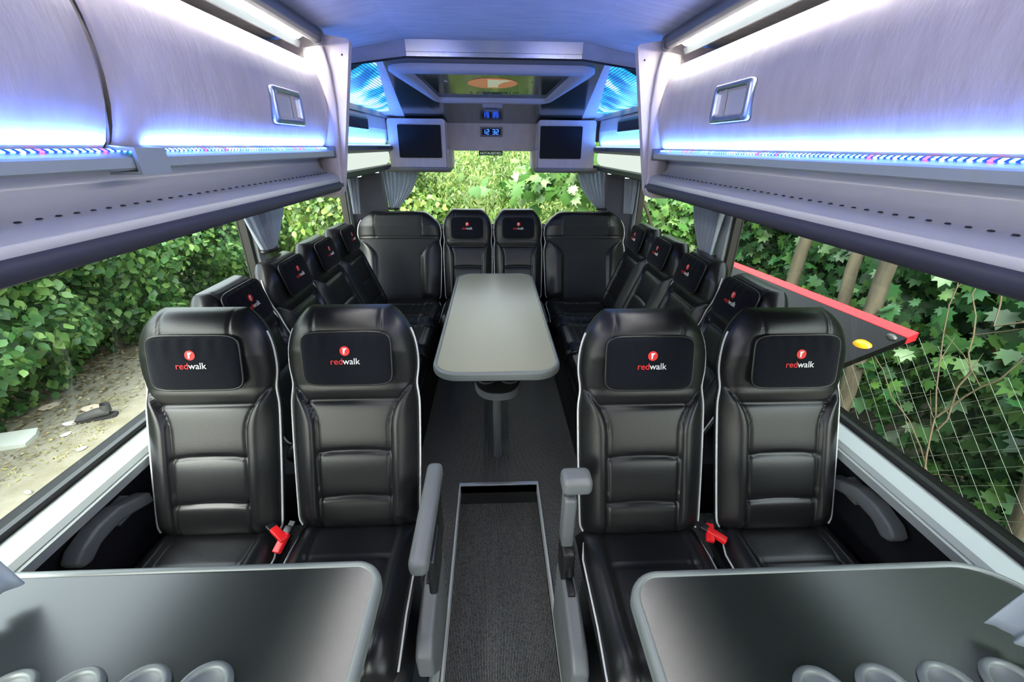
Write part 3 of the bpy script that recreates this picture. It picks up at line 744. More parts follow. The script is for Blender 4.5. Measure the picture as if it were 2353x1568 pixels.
# ================================================================== REAR OVERHEAD
def side_unit(s, side):
    t=empty('side_service_unit',(s*.8,2.6,1.4)); tag(t,'rear overhead unit above the far %s lounge seats with blue perforated cover and air vent'%side,'overhead unit','rear side units')
    def B(mb,name,m,par=t,sm=None):
        o=mb.build(name,m,par,sm)
        if par is t: o.location=(-s*.8,-2.6,-1.4)
        return o
    y0,y1=1.81,3.36
    b=MB(); b.prism([(.775,1.562),(.765,1.60),(.762,1.66),(.768,1.73),(.80,1.735),(.80,1.56)],y0,y1,sx=s); b.csm=True; fa=B(b,'fascia',fabric)
    O0=(s*.768,2.13,1.765);O1=(s*.768,3.25,1.765);I0=(s*.505,2.13,1.886);I1=(s*.698,3.20,1.768);J0=(s*.472,2.13,1.890);J1=(s*.655,3.58,1.722);S0=(s*.768,2.13,1.733);S1=(s*.768,3.56,1.733)
    b=MB(); b.add([O0,O1,I1,I0]+[(x,y,z+.012) for x,y,z in (O0,O1,I1,I0)],[(0,1,2,3),(7,6,5,4)]); B(b,'light_cover',glow_film)  # no lamp behind; strip reflections are put in as glow
    b=MB(); b.add([I0,I1,J1,J0,O1,S1,S0,O0],[(0,1,2,3),(1,4,5,2),(6,5,4,7)]); B(b,'cover_surround',fabric)
    b=MB(); b.tube([(s*.766,y0,1.733),(s*.766,3.3,1.733)],.003,6); b.build('seam_trim',dgrey_pl,fa)
    b=MB(); b.prism([(.766,1.645),(.756,1.648),(.754,1.70),(.764,1.712)],2.2,2.85,sx=s); v=b.build('air_vent',dgrey_pl,fa)
    b=MB()
    for k in range(4):
        for j in range(16): 
            z=1.655+k*.010; y=2.24+j*.038; b.box(*sorted((s*.7525,s*.757)),y,y+.026,z,z+.006)
    b.build('vent_slots',hole_m,v)
    b=MB(); b.prism([(.755,1.640),(.752,1.646),(.766,1.646)],2.2,2.86,sx=s); b.build('vent_lip',piping_m,v)
    b=MB(); b.prism([(.735,1.53),(.728,1.535),(.728,1.556),(.735,1.560),(.80,1.560),(.80,1.52),(.75,1.52)],y0,3.40,sx=s); lg=B(b,'ledge',grey_pl)
    b=MB(); b.prism([(.7275,1.541),(.7275,1.549),(.73,1.549),(.73,1.541)],2.9,3.33,sx=s); b.build('slot',black_pl,lg)
    b=MB(); b.prism([(.742,1.5602),(.742,1.563),(.754,1.563),(.754,1.5602)],y0,3.33,sx=s); b.build('blue_led_strip',emis('blue_led_strip',(.25,.45,1),9),lg)
    C=[(.760,1.52),(.756,1.50),(.757,1.475),(.765,1.452),(.785,1.436),(.83,1.43),(.83,1.52)]
    b=MB(); b.csm=True; b.prism(C,y0,3.33,sx=s); B(b,'glowing_strip',emis('glowing_diffuser',(.86,.97,.88),.8))  # white fabric band; the light on it is put in as emission
    b=MB(); b.prism([(.765,1.43),(.765,1.405),(.80,1.392),(1.14,1.392),(1.14,1.43)],y0,3.66,sx=s); B(b,'underside',dgrey_pl)
    for y in (2.75,3.18):
        b=MB(); b.lathe([(0,-.006),(.020,-.006),(.022,.0)],(s*.83,y,1.392),16); q=B(b,'reading_light',read_led)
    return t
side_unit(-1,'left'); side_unit(1,'right')
for s in (-1,1):
    area('strip_light',(s*.748,2.6,1.566),.010,1.4,(R(180),R(-s*-5),0),7,(.07,.24,1))
# rear header: central wall with clock, two screen housings
t=empty('rear_header',(0,3.6,1.4)); tag(t,'light grey padded header above the rear window, shaped around two screens','overhead panel')
def B0(mb,name,m,par=t,sm=None,off=(0,-3.6,-1.4)):
    o=mb.build(name,m,par,sm); o.location=off; return o
b=MB(); b.box(-.40,.38,3.6,3.64,1.527,1.722,.004); B0(b,'centre_panel',fabric)
for s,(xa,xb,sx0,sx1) in ((-1,(-.755,-.352,-.694,-.388)),(1,(.322,.735,.337,.640))):
    # housing front slightly tilted forward at the top
    b=MB()
    pr=rrect(xa,xb,1.408,1.732,.018,6); n=len(pr)
    V=[(x,3.36,z) for x,z in pr]+[(x*.99,3.352,z) for x,z in [(xa+(x-xa)*1.0,z) for x,z in pr]]
    V=[(x,3.345,z) for x,z in pr]+[(x,3.36,z) for x,z in [( (x-(xa+xb)/2)*1.02+(xa+xb)/2,(z-1.575)*1.02+1.575) for x,z in pr]]+[(x,3.86,min(z,1.70)) for x,z in pr]
    F=[tuple(range(n))]+[(k*n+i,k*n+(i+1)%n,(k+1)*n+(i+1)%n,(k+1)*n+i) for k in (0,1) for i in range(n)]
    b.add(V,F); B0(b,'screen_housing',fabric)
    b=MB(); b.csm=True; x0,x1=(xa-.03,xb+.012) if s<0 else (xb+.03,xa-.012)
    lo,hi=min(x0,x1),max(x0,x1)
    b.prism([(3.33,1.418),(3.325,1.405),(3.335,1.392),(3.36,1.382),(3.5,1.378),(3.85,1.39),(3.85,1.42)],lo if s<0 else lo,hi,axis='X'); B0(b,'lower_lip',mat('lip_grey',(.22,.22,.23),.6))
    # reveal between centre panel and housing
    b=MB(); xi=xb if s<0 else xa
    b.box(min(xi,xi-s*.02),max(xi,xi-s*.02),3.36,3.86,1.41,1.54,.008); B0(b,'reveal',fabric)
b=MB(); b.box(-.70,.70,3.615,3.66,1.62,1.73); B0(b,'top_panel',fabric)
for s,(sx0,sx1) in ((-1,(-.684,-.380)),(1,(.332,.636))):
    b=MB(); pr=rrect(sx0,sx1,1.480,1.694,.008,4); n=len(pr); V=[(x,3.338,z) for x,z in pr]+[(x,3.352,z) for x,z in pr]
    b.add(V,[tuple(range(n))]+[(i,(i+1)%n,n+(i+1)%n,n+i) for i in range(n)]); o=b.build('monitor',screen_m); 
    tag(o,'black flat monitor in the rear header to the %s of the clock'%('left' if s<0 else 'right'),'monitor','rear monitors')
# clock
t=empty('digital_clock',(-.02,3.595,1.66)); tag(t,'digital clock showing 12 32 in blue digits in the rear header','clock')
b=MB(); pr=rrect(-.086,.086,-.035,.035,.006,3); pi_=rrect(-.072,.072,-.022,.022,.003,3); n=len(pr)
V=[(x,0,z) for x,z in pr]+[(x*.98,-.008,z*.96) for x,z in pr]+[(x,-.007,z) for x,z in pi_]+[(x,-.002,z) for x,z in pi_]
b.add(V,[(k*n+i,k*n+(i+1)%n,(k+1)*n+(i+1)%n,(k+1)*n+i) for k in range(3) for i in range(n)]); b.build('bezel',grey_pl,t)
b=MB(); b.box(-.073,.073,-.004,-.001,-.023,.023); b.build('display',screen_m,t)
SEG={'1':'bc','2':'abged','3':'abgcd'}
b=MB()
for ch,x in (('1',-.058),('2',-.028),('3',.018),('2',.045)):
    w_,h_,q=.009,.015,.0022
    L={'a':(-w_,w_,h_-q,h_+q),'g':(-w_,w_,-q,q),'d':(-w_,w_,-h_-q,-h_+q),'b':(w_-q,w_+q,0,h_),'c':(w_-q,w_+q,-h_,0),'e':(-w_-q,-w_+q,-h_,0),'f':(-w_-q,-w_+q,0,h_)}
    for c in SEG[ch]:
        x0,x1,z0,z1=L[c]; b.box(x+x0,x+x1,-.0055,-.0042,z0,z1)
b.build('digits',clock_blue,t)
# emergency exit sign on the glass
t=empty('emergency_exit_sign',(-.028,3.865,1.507)); tag(t,'small green sign reading NOTAUSSTIEG at the top of the rear window','sign')
b=MB(); b.box(-.1,.1,-.002,.002,-.018,.018); b.build('plate',sign_g,t)
tv,tf=text_mesh('NOTAUSSTIEG',.026); wx=max(p[0] for p in tv)
sc=.18/wx; mesh('lettering',[((x-wx/2)*sc,-.0025-z,(y-.009)*sc) for x,y,z in tv],tf,mat('luminous_lettering',(.7,.85,.7),.5,emit=(.7,.9,.7),es=.45),t,False)  # emission stands in for daylight coming through the letters
# roof hatch
def zh(y,d=0): return zr(y)-d
t=empty('roof_hatch',(0,2.5,1.85)); tag(t,'roof hatch with grey padded frame and dark glass bearing an orange oval logo','roof hatch')
def trap(yn,yf,wn,wf,r=.10,n=8):
    P=[]
    cs=[(wf,yf),(-wf,yf),(-wn,yn),(wn,yn)]
    for k in range(4):
        p=Vector(cs[k]); a=Vector(cs[k-1]); c=Vector(cs[(k+1)%4]); d1=(a-p).normalized()*r; d2=(c-p).normalized()*r
        for j in range(n+1):
            q=j/n; P.append(tuple((p+d1)*(1-q)**2+p*2*q*(1-q)+(p+d2)*q*q))
    return P
o1=trap(2.185,2.83,.485,.335,.09); o2=trap(2.20,2.81,.465,.32,.08); i1=trap(2.245,2.765,.375,.305,.012); n=len(o1)
V=[(x-.01,y-2.5,zr(y)-1.85) for x,y in o1]+[(x-.01,y-2.5,zr(y)-.016-1.85) for x,y in o1]+[(x-.01,y-2.5,zr(y)-.028-1.85) for x,y in o2]+[(x-.01,y-2.5,zr(y)-.026-1.85) for x,y in i1]+[(x-.01,y-2.5,zr(y)-.006-1.85) for x,y in i1]
mesh('hatch_frame',V,[(k*n+i,k*n+(i+1)%n,(k+1)*n+(i+1)%n,(k+1)*n+i) for k in range(4) for i in range(n)],mat('hatch_frame_fabric',(.36,.36,.42),.8),t,True)
hg=mesh('hatch_glass',[(x-.01,y-2.5,zr(y)-.007-1.85) for x,y in i1]+[(x-.01,y-2.5,zr(y)-.003-1.85) for x,y in i1],[tuple(range(n)),tuple(range(n,2*n))[::-1]],mat('smoked_hatch_glass',(.03,.038,.022),.10,spec=.35),t,False)
k=40; yc=2.46; 
def hp(x,y,d): return (x-.01,y-2.5,zr(y)-.0075-d-1.85)
mesh('oval_logo',[hp(.125*math.cos(2*PI*i/k),yc+.095*math.sin(2*PI*i/k),.0005) for i in range(k)],[tuple(range(k))],mat('orange_backlit_film',(.60,.17,.07),.3,emit=(.6,.16,.06),es=.3),hg,False)  # glow added to the sticker by emission, no lamp behind
sw=[(-.025,.09),(-.025,-.085),(.03,-.085),(.028,-.03),(.05,.02),(.085,.055),(.105,.063),(.06,.078),(.02,.08)]
mesh('logo_letter',[hp(x,yc-y*.85,.0012) for x,y in sw],[tuple(range(len(sw)))],mat('pale_backlit_film',(.65,.6,.35),.3,emit=(.65,.6,.35),es=.3),hg,False)  # same added emission as the oval
tv,tf=text_mesh('redwalk',.085); wx=max(p[0] for p in tv)
mesh('lettering',[hp((x-wx/2)+.01,2.66+(.03-y)*-1*.8,.0012) for x,y,z in tv],tf,mat('faint_lettering',(.16,.17,.16),.3),hg,False)
b=MB(); b.box(-.07,.05,.305,.335,-.085,-.055,.008); b.build('hatch_latch',mat('latch_grey',(.2,.2,.26),.5),t)
b=MB(); b.lathe([(0,-.03),(.006,-.03),(.008,-.026)],(-.22,-.275,.003),12); b.lathe([(0,-.03),(.006,-.03),(.008,-.026)],(.17,-.275,.003),12); b.build('fixing_screws',chrome,t)
# small light fitting on the rear ceiling
b=MB(); b.lathe([(0,-.012),(.03,-.012),(.042,-.008),(.045,0)],(-.02,3.1,zr(3.1)),24); o=b.build('ceiling_lamp',mat('lamp_rim_blue_grey',(.2,.25,.4),.3,metal=.6)); tag(o,'small round fitting on the dark rear ceiling behind the roof hatch','ceiling fitting')
# ceiling lamp ahead of the lintel (its reflection shows in the polished strip)
# ================================================================== CURTAINS
def curtain(name, A, Bp, C, D, label, folds=9, amp=.022, depth=(0,1), nrm=(0,1,0), tie=True, cat='curtain', group='curtains'):
    A,Bp,C,D=map(Vector,(A,Bp,C,D)); N=Vector(nrm)
    nx,ny=72,26; V=[];F=[]
    rnd=random.Random(hash(label)%1000 if False else len(label))
    ph=rnd.random()*6
    for j in range(ny+1):
        v=j/ny; g=v**1.6
        p0=A.lerp(C,g)*1; p0.z=A.z+(C.z-A.z)*v; p1=Bp.lerp(D,v**1.9); p1.z=Bp.z+(D.z-Bp.z)*v
        p0=Vector((A.x+(C.x-A.x)*v**1.2,A.y+(C.y-A.y)*v**1.2,A.z+(C.z-A.z)*v))
        e1=1.9 if tie else 1.1
        p1=Vector((Bp.x+(D.x-Bp.x)*v**e1,Bp.y+(D.y-Bp.y)*v**e1,Bp.z+(D.z-Bp.z)*v))
        for i in range(nx+1):
            u=i/nx; p=p0.lerp(p1,u)
            a=amp*(1-.45*v)*(math.sin(u*folds*2*PI+ph+.6*math.sin(3*v))+.35*math.sin(u*folds*4.3*PI+ph*2+v*2))
            V.append(p+N*a)
    for j in range(ny):
        for i in range(nx): q=j*(nx+1)+i; F.append((q,q+1,q+nx+2,q+nx+1))
    e=empty(name,(0,0,0)); tag(e,label,cat,group)
    o=mesh('cloth',V,F,curtain_m,e); md=o.modifiers.new('t','SOLIDIFY'); md.thickness=.0015
    if tie:
        m=(C+D)/2; d=(D-C); 
        b=MB(); L_=max(d.length*.6,.03); dn=d.normalized() if d.length>0 else Vector((1,0,0))
        pts=[]
        for k in range(20):
            a=2*PI*k/20; pts.append(m+dn*L_*math.cos(a)+N*.03*math.sin(a)+Vector((0,0,-.002)))
        b.tube(pts,.009,6,closed=True); b.build('tieback',black_pl,e,True)
    return e
curtain('rear_curtain',(-.93,3.78,1.40),(-.63,3.78,1.40),(-.90,3.78,1.07),(-.83,3.78,1.07),'pale grey curtain tied back at the left of the rear window',folds=8)
curtain('rear_curtain',(.93,3.78,1.40),(.70,3.78,1.40),(.97,3.78,1.07),(.90,3.78,1.07),'pale grey curtain tied back at the right of the rear window',folds=6)
curtain('side_curtain',(-1.13,3.62,1.40),(-1.08,3.62,1.40),(-1.12,3.62,1.07),(-1.09,3.60,1.07),'narrow pale curtain in the rear left corner beside the far side window',folds=3,amp=.015,nrm=(.5,.8,0)) if False else None
curtain('side_curtain',(-1.13,3.50,1.39),(-1.08,3.62,1.39),(-1.125,3.50,1.06),(-1.085,3.56,1.05),'narrow pale curtain in the rear left corner beside the far side window',folds=3,amp=.012,nrm=(.7,.5,0),tie=False)
curtain('side_curtain',(1.15,3.52,1.39),(1.08,3.66,1.39),(1.135,3.52,1.06),(1.095,3.62,1.05),'narrow pale curtain in the rear right corner beside the far side window',folds=3,amp=.012,nrm=(-.7,.5,0),tie=False)
curtain('side_curtain',(-1.12,1.92,1.41),(-1.12,2.36,1.41),(-1.12,2.06,1.09),(-1.12,2.17,1.09),'blue-grey curtain tied back on the pillar of the left windows',folds=7,nrm=(1,0,0))
curtain('side_curtain',(1.12,2.06,1.41),(1.12,2.44,1.41),(1.12,2.12,1.05),(1.12,2.26,1.05),'blue-grey curtain tied back on the pillar of the right windows',folds=7,nrm=(-1,0,0))
# near curtain ends lying on the front tables
curtain('side_curtain',(1.15,.20,1.38),(1.13,.45,1.38),(1.03,.32,.735),(.905,.45,.752),'pale curtain end hanging over the right end of the near-black table',folds=3,amp=.02,nrm=(-1,0,0),tie=False)
curtain('side_curtain',(-1.15,.20,1.38),(-1.13,.60,1.38),(-1.02,.46,.742),(-.98,.598,.755),'pale curtain end hanging over the left end of the grey table',folds=3,amp=.02,nrm=(1,0,0),tie=False)

# ================================================================== OUTSIDE
GZ=-1.3
b=MB(); b.box(-30,30,-12,40,GZ-.1,GZ); 
gm=mat('dry_ground',(.25,.235,.18),.95,bump=(30,.5,.02),var=(3.5,(.18,.165,.11)))
t_=gm.node_tree; n2=t_.nodes.new('ShaderNodeTexNoise'); n2.inputs['Scale'].default_value=40; n2.inputs['Detail'].default_value=6
tc2=t_.nodes.new('ShaderNodeTexCoord'); t_.links.new(tc2.outputs['Object'],n2.inputs[0])
struct(b,'ground',gm)
def backdrop(name,pts,m):  # added backdrops that shut out bright sky behind the bushes
    n=len(pts)//2; mesh(name,pts,[(i,i+1,n+i+1,n+i) for i in range(n-1)],m)['kind']='structure'
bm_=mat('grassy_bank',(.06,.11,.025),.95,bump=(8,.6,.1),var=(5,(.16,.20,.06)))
bd_=mat('shaded_undergrowth',(.015,.03,.01),.95,bump=(8,.6,.1),var=(6,(.03,.06,.018)))  # dark green stands in for the shade inside the hedge
backdrop('bank_rear',[(x,11.2,GZ) for x in (-12,-6,0,6,12)]+[(x,14.5,3.6) for x in (-12,-6,0,6,12)],bm_)
backdrop('bank_left',[(-8.6,y,GZ) for y in (-8,0,8,16)]+[(-11,y,2.2) for y in (-8,0,8,16)],bd_)
backdrop('bank_right',[(8.6,y,GZ) for y in (-8,0,8,16)]+[(10.5,y,4.2) for y in (-8,0,8,16)],bd_)
# leaf litter strip at the foot of the hedge
def leaf_cloud(name, pts, nrm, size, kind, m, parent, seed, stuff=False):
    rg=np.random.RandomState(seed); n=len(pts)
    if kind=='ovate':
        L=np.array([(0,0,0),(.32,.28,.05),(.36,.58,.03),(0,1.05,-.06),(-.36,.58,.03),(-.32,.28,.05),(0,.5,-.03)]); T=[(0,1,6),(1,2,6),(2,3,6),(3,4,6),(4,5,6),(5,0,6)]
    elif kind=='narrow':
        L=np.array([(0,0,0),(.13,.35,.04),(.10,.75,.0),(0,1.2,-.1),(-.10,.75,.0),(-.13,.35,.04)]); T=[(0,1,4,5),(1,2,3,4)]
    else:
        a=[(0,.0),(.14,.10),(.42,.02),(.36,.20),(.62,.38),(.40,.42),(.46,.72),(.20,.62),(0,1.0),(-.20,.62),(-.46,.72),(-.40,.42),(-.62,.38),(-.36,.20),(-.42,.02),(-.14,.10)]
        L=np.array([(x,y,-.10*(x*x)-.05*y*y) for x,y in a]+[(0,.35,.02)]); k=len(a); T=[(i,(i+1)%k,k) for i in range(k)]
    sz=size*(.6+.7*rg.rand(n))
    N=nrm+.75*rg.randn(n,3); N/=np.linalg.norm(N,axis=1)[:,None]
    up=np.tile(np.array([0,0,-1.]),(n,1))+.7*rg.randn(n,3)
    Y=up-(up*N).sum(1)[:,None]*N; Y/=np.linalg.norm(Y,axis=1)[:,None]; X=np.cross(Y,N)
    V=(pts[:,None,:]+sz[:,None,None]*(L[None,:,0,None]*X[:,None,:]+(L[None,:,1,None]-.4)*Y[:,None,:]+L[None,:,2,None]*N[:,None,:])).reshape(-1,3)
    nl=len(L); T=[np.array(q) for q in T]; k=len(T); ln=np.array([len(q) for q in T]); flat=np.concatenate(T)
    me=bpy.data.meshes.new(name); me.vertices.add(len(V)); me.vertices.foreach_set('co',V.astype(np.float32).ravel())
    idx=(flat[None,:]+nl*np.arange(n)[:,None]).ravel(); me.loops.add(len(idx)); me.loops.foreach_set('vertex_index',idx.astype(np.int32))
    tot=np.tile(ln,n); st=np.concatenate([[0],np.cumsum(tot)[:-1]]); me.polygons.add(len(tot)); me.polygons.foreach_set('loop_start',st.astype(np.int32)); me.polygons.foreach_set('loop_total',tot.astype(np.int32))
    me.materials.append(m); me.update(calc_edges=True); me.validate()
    o=bpy.data.objects.new(name,me); link(o,parent); return o
def shrub(name, c, rad, n, size, kind, m, face, label, cat, group, seed, branches=6, extra=None):
    rg=np.random.RandomState(seed); c=np.array(c,float); rad=np.array(rad,float)
    t=empty(name,(c[0],c[1],GZ)); tag(t,label,cat,group)
    face=np.array(face,float); face/=np.linalg.norm(face)
    d=rg.randn(n*2,3); d/=np.linalg.norm(d,axis=1)[:,None]; d=d[(d@face>-.25)][:n]
    lump=1+.14*np.sin(d[:,0]*7+seed)+.12*np.sin(d[:,2]*9+seed*2)+.10*np.sin(d[:,1]*8+seed*3)
    r=(.55+.45*rg.rand(len(d))**.45)*lump
    p=d*r[:,None]*rad
    zz=c[2]+p[:,2]; keep=zz>GZ+.05; p=p[keep]; d=d[keep]
    nr=d*.5+face*.6+np.array([0,0,.55])
    loc=p+np.array([0,0,c[2]-GZ])
    if extra is not None:
        pass
    leaf_cloud('foliage',loc,nr,size,kind,m,t,seed)
    b=MB()
    for k in range(branches):
        a=rg.rand()*6.28; e=p[rg.randint(len(p))]*.9; e=Vector((e[0],e[1],e[2]+c[2]-GZ)); 
        s_=Vector((.15*math.cos(a),.15*math.sin(a),0)); mid=(s_+e)/2+Vector(rg.randn(3)*.12)
        pts=[s_.lerp(mid,q).lerp(mid.lerp(e,q),q) for q in np.linspace(0,1,8)]
        b.tube(pts,[.022*(1-.8*q) for q in np.linspace(0,1,8)],6)
    b.build('branches',bark,t,True)
    return t
F_L=(1,-.25,.1)
k=0
GL='bushes outside the left windows'
for i,y in enumerate((.6,2.4,4.2,6.1,8.2,10.4)):
    shrub('bush',(-6.0-.15*(i%2)-.12*i*0,y,.25),(1.45,1.35,1.75),9000,.105,'ovate',leafL,(1,-.3,.15),
      ['lush green bush outside the left window, nearest the camera','lush green bush outside the left window above the pale stone slab','lush green bush outside the left window above the old boot','leafy bush outside seen just left of the left pillar curtain','leafy bush outside seen between the left pillar curtain and the rear corner','farthest leafy bush outside on the left beyond the rear corner'][i],'bush',GL,10+i)
for i,(y,x) in enumerate(((1.2,-8),(4.6,-8.2),(8.0,-8.2),(12,-7.5))):
    shrub('tall_bush',(x,y,1.0),(1.8,2.3,2.9),6000,.15,'ovate',leafL,(1,-.3,.15),
      'tall bush behind the left hedge, %s'%['first from the camera','second from the camera','third from the camera','fourth and farthest from the camera'][i],'bush','back row of the left hedge',30+i)
# rear
for i,(x,y,z,kind,m,lb) in enumerate(((-1.9,7.2,.1,'ovate',leafB,'bright sunlit bush behind the rear window at left'),(-.3,7.8,.0,'narrow',leafB,'feathery yellow-green bush behind the rear window above the middle seats'),
      (1.3,7.4,.2,'narrow',leafB,'feathery sunlit bush behind the rear window right of the middle'),(3.0,7.4,.4,'maple',leafRb,'bright maple bush behind the rear window at right'))):
    shrub('bush',(x,y,z),(1.25,1.0,1.9),9500,[.095,.085,.085,.14][i],kind,m,(0,-1,.2),lb,'bush','bushes behind the rear window',50+i)
for i,x in enumerate((-3.2,0.2,3.6)):
    shrub('tall_bush',(x,10,1.2),(2.3,1.3,2.9),6500,.15,'narrow' if i==1 else 'ovate',leafB,(0,-1,.2),
      ['tall yellow-green bush in the second row behind the bus, left','tall yellow-green bush in the second row behind the bus, middle','tall yellow-green bush in the second row behind the bus, right'][i],'bush','second row behind the rear window',60+i)
# maple branch close behind the rear window
t=empty('maple_branch',(1.0,5.2,GZ)); tag(t,'pale maple branch hanging close behind the rear window at right','branch')
rg=np.random.RandomState(5); p=np.concatenate([rg.randn(130,3)*np.array([.28,.15,.10])+np.array([-.45,0,2.45]),rg.randn(260,3)*np.array([.45,.2,.28])+np.array([.4,0,2.65]),rg.randn(90,3)*np.array([.14,.12,.28])+np.array([-.05,0,3.05])])
leaf_cloud('foliage',p,np.tile(np.array([0,-1,.5]),(len(p),1)),.15,'maple',leafRb,t,77)
b=MB(); b.tube([(1.6,.3,0),(1.3,.2,1.4),(.8,.05,2.3),(.2,0,2.5),(-.7,0,2.4)],[.03,.025,.018,.012,.005],7); b.tube([(.8,.05,2.3),(.3,0,2.9),(-.05,0,3.3)],[.014,.01,.005],6); b.build('branch_wood',bark,t,True)
# right: maples
GR='maple trees outside the right windows'
lb=['dark maple foliage outside the right window, nearest the camera','maple foliage outside the right window behind the amber lamp','maple foliage outside the right window above the red flap edge','maple foliage outside seen around the right pillar curtain','farthest maple foliage outside on the right near the rear corner']
for i,(x,y) in enumerate(((4.3,.4),(4.4,2.3),(4.6,4.3),(4.6,6.4),(4.2,8.6))):
    t=shrub('maple_tree',(x,y,1.4),(1.35,1.45,2.9),7600,.135,'maple',leafR,(-1,-.3,.15),lb[i],'tree',GR,80+i,branches=5)
    for tx,ty,ln,rr in {0:[(3.1,1.5,.6,.07)],1:[(3.12,3.05,.12,.06),(3.15,3.35,.2,.05)],2:[(3.2,4.3,-.2,.06)],3:[(3.3,6.3,.15,.06)],4:[]}[i]:
        b=MB(); ax,ay=tx-x,ty-y; b.tube([(ax,ay,-.0),(ax+.03,ay+.25*ln,.9),(ax-.02,ay+.55*ln,1.9),(ax+.06,ay+ln,3.0),(ax+.2,ay+ln*1.3,4)],[rr*1.25,rr*1.1,rr,rr*.9,rr*.7],12); b.build('trunk',bark,t,True)
for i,(x,y) in enumerate(((7,1.5),(7,5),(7.2,8.5),(6.5,12))):
    shrub('tree',(x,y,2.2),(1.7,2.4,4.2),6500,.2,'maple',leafR,(-1,-.3,.1),'dark tree in the second row on the right, %s'%['nearest the camera','second from the camera','third from the camera','farthest'][i],'tree','second row of trees on the right',95+i)
# sloping twigs
t=empty('bare_shrub',(2.9,1.5,GZ)); tag(t,'thin bare branches crossing the foliage outside the right window','branches')
rg=np.random.RandomState(9)
for q,pl in enumerate(([(2.6,1.83,-.35),(2.6,1.95,.12),(2.6,2.16,.75),(2.6,2.17,1.25)],[(2.62,1.93,.05),(2.6,1.9,.45),(2.6,2.05,.85),(2.6,2.12,1.2)],[(2.6,1.95,.12),(2.6,1.78,.5),(2.62,1.6,.95)],[(2.6,1.55,.95),(2.6,1.9,.72),(2.6,2.0,1.15)],[(2.6,1.5,-.6),(2.6,1.95,-.1),(2.6,2.5,.3)])):
    b=MB(); P_=[Vector(p)-Vector((2.9,1.5,GZ)) for p in pl]; pts=[]
    for k in range(len(P_)-1):
        for j in range(4): pts.append(P_[k].lerp(P_[k+1],j/4)+Vector(rg.randn(3)*.008))
    pts.append(P_[-1]); n_=len(pts)
    b.tube(pts,[.0055-.0035*k/n_ for k in range(n_)],6)
    for k in range(3,n_-1,3):
        e=pts[k]+Vector((rg.randn()*.05,rg.randn()*.15,.10+.12*rg.rand())); b.tube([pts[k],pts[k].lerp(e,.5)+Vector(rg.randn(3)*.01),e],[.0025,.002,.001],5)
    b.build('branch',twig_m,t,True)
# chain link fence
t=empty('chain_link_fence',(2.75,1.0,GZ)); tag(t,'wire mesh fence outside the right window in front of the maples','fence')
b=MB()
y0,y1,z0,z1=-.9,2.3,.0,1.75; sp=.13
k0=int((y0-z1)/sp)-1; k1=int((y1+z1)/sp)+1
for q in range(k0,k1):
    for sg in (1,-1):
        # line y = q*sp + sg*z
        A=[];za,zb=z0,z1
        c=q*sp
        if sg==1: za=max(z0,y0-c); zb=min(z1,y1-c)
        else: za=max(z0,c-y1); zb=min(z1,c-y0)
        if zb-za>.05: b.tube([(0,c+sg*za,za),(.0,c+sg*zb,zb)],.0015,4,caps=False)
b.build('wire_mesh',wire,t,True)
for y in (.42,):
    b=MB(); b.tube([(.03,y,0),(.03,y,1.2)],.03,10); b.build('post',mat('pale_green_post',(.35,.42,.34),.6),t,True)
# open luggage flap
t=empty('luggage_flap',(1.27,2.4,.45)); tag(t,'raised black luggage flap of the coach with red outer edge and amber lamp','flap')
def fl(u,y,d=0):  # u 0 at body .. 1 outer edge
    x=1.27+.626*u; z=.50+.31*u-.045*(y-1.64)+d; return (x-1.27,y-2.4,z-.45)
ya,yb=1.64,3.22
V=[fl(0,ya),fl(0,yb),fl(.93,yb),fl(.93,ya),fl(0,ya,-.03),fl(0,yb,-.03),fl(.93,yb,-.03),fl(.93,ya,-.03)]
fp=mesh('flap_panel',V,[(0,3,2,1),(4,5,6,7),(0,4,7,3),(2,6,5,1),(3,7,6,2)],black_paint,t,False)
V=[fl(.93,ya,.002),fl(.93,yb,.002),fl(1.0,yb,.004),fl(1.0,ya,.004),fl(.93,ya,-.03),fl(.93,yb,-.03),fl(1.0,yb,-.035),fl(1.0,ya,-.035)]
mesh('red_edge',V,[(0,3,2,1),(4,5,6,7),(0,4,7,3),(2,6,5,1),(3,7,6,2),(0,1,5,4)],red_paint,t,False)
c=Vector(fl(.72,1.83)); ax1=Vector(fl(.72,1.93))-c; ax1.normalize(); ax2=(Vector(fl(.9,1.83))-c).normalized(); nn=ax1.cross(ax2); nn=nn if nn.z>0 else -nn
for nm,uu,yy,a1,a2,m in (('amber_lamp',.73,1.715,.045,.028,amber),('round_cap',.885,1.685,.026,.016,dgrey_pl)):
    c=Vector(fl(uu,yy)); k=24
    V=[c+ax1*a1*math.cos(2*PI*i/k)+ax2*a2*math.sin(2*PI*i/k) for i in range(k)]+[c+nn*.012+ax1*a1*.7*math.cos(2*PI*i/k)+ax2*a2*.7*math.sin(2*PI*i/k) for i in range(k)]+[c+nn*.015]
    mesh(nm,V,[(i,(i+1)%k,k+(i+1)%k,k+i) for i in range(k)]+[(k+i,k+(i+1)%k,2*k) for i in range(k)],m,fp)
# debris on the left verge
def blob(name,x,y,z,pts2d,h,m,label,cat,rz=0):
    b=MB(); b.prism(pts2d,0,h,axis='Z'); o=b.build(name,m,loc=(x,y,z)); o.rotation_euler=(R(4),R(3),rz); tag(o,label,cat); return o
blob('stone_slab',-5.05,3.75,GZ,[(-.35,-.12),(.15,-.14),(.17,.02),(.14,.13),(-.33,.11)],.06,mat('pale_stone',(.5,.53,.47),.9,bump=(30,.3,.01)),'broken pale stone slab lying on the ground at far left','stone',R(20))
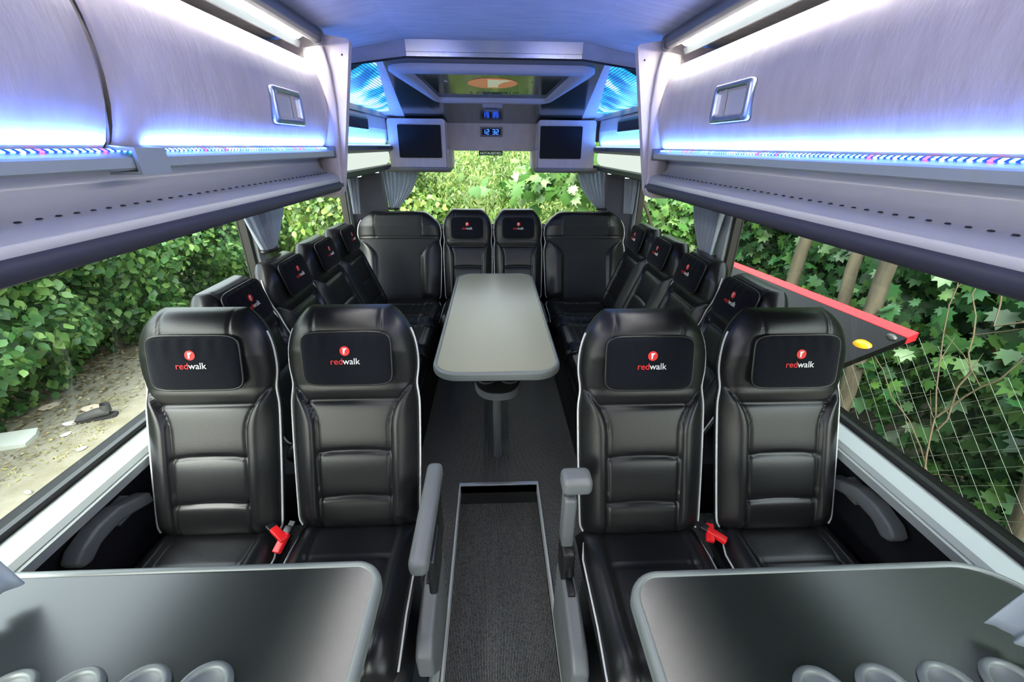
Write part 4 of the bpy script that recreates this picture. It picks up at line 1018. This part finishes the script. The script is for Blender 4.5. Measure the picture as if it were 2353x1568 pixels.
# boot
t=empty('old_boot',(-4.55,4.15,GZ)); t.rotation_euler=(0,0,R(205)); tag(t,'worn dark shoe lying under the bush left of the window seat','shoe')
b=MB(); b.tube([(-.13,0,.07),(-.08,0,.08),(0,0,.075),(.08,0,.055),(.14,0,.045),(.17,0,.04)],[.045,.055,.055,.05,.045,.02],14); b.tube([(-.1,0,.08),(-.11,0,.17)],[.05,.045],14,caps=False); b.build('upper',mat('boot_upper',(.05,.05,.05),.7),t,True)
b=MB(); b.prism([(-.18,-.04),(-.14,-.06),(.08,-.055),(.17,-.04),(.20,0),(.17,.04),(.08,.055),(-.14,.06),(-.18,.04)],0,.03,axis='Z'); b.build('sole',mat('boot_sole',(.02,.02,.02),.8),t)
b=MB(); b.tube([(.02,-.06,.035),(.10,-.056,.035),(.16,-.04,.035)],.004,6); b.build('red_stripe',red_pl,t,True)
t_=blob('plastic_scrap',-5.75,4.3,GZ+.15,[(-.06,-.03),(.05,-.05),(.08,.03),(-.02,.05)],.03,mat('orange_red_scrap',(.8,.12,.05),.5),'orange-red plastic scrap in the bush at the left edge','litter')
rg=np.random.RandomState(4); white=mat('white_paper',(.6,.62,.6),.8); brown=mat('brown_litter',(.30,.22,.13),.9); tan=mat('beige_cardboard',(.5,.42,.32),.9)
spots=[(-4.75,4.05,white,.08,'white paper scrap beside the stone slab'),(-4.62,3.85,white,.05,'small white scrap on the ground right of the slab'),(-4.25,3.6,white,.05,'crumpled pale scrap on the verge close to the sill'),(-5.3,4.4,tan,.12,'beige cardboard piece under the bush above the slab'),(-4.75,4.35,tan,.14,'beige cloth strip lying behind the dark shoe'),(-4.2,3.0,white,.04,'tiny pale scrap out on the bare ground')]
for x,y,m,sz,l in spots:
    k=7; blob('litter',x,y,GZ+.01,[(sz*(.7+.4*rg.rand())*math.cos(2*PI*i/k),sz*.5*(.7+.4*rg.rand())*math.sin(2*PI*i/k)) for i in range(k)],.015,m,l,'litter',rg.rand()*3)
n=4500; rg=np.random.RandomState(8); p=np.stack([-4.55-1.6*rg.rand(n)**.8+.25*rg.randn(n)*.5,rg.rand(n)*9,np.full(n,GZ+.012)+.02*rg.rand(n)],1)
o=leaf_cloud('leaf_litter',p,np.tile(np.array([0,0,2.5]),(n,1)),.05,'ovate',leaf_mat('dry_leaves',(.09,.06,.03),(.20,.15,.07),(.42,.36,.2),.1),None,8); tag(o,'brown leaf litter along the foot of the left bushes','leaf litter',kind='stuff')
n=2500; p=np.stack([-3.9-.9*rg.rand(n),rg.rand(n)*8,np.full(n,GZ+.01)],1); p=p[(np.sin(p[:,1]*2.1)+np.sin(p[:,0]*5))>.3]
o=leaf_cloud('sparse_grass',p,np.tile(np.array([.4,0,1.5]),(len(p),1)),.045,'narrow',leaf_mat('dry_grass',(.20,.20,.05),(.30,.28,.09),(.42,.38,.16),.2),None,18); tag(o,'sparse yellow-green grass on the bare verge','grass',kind='stuff')
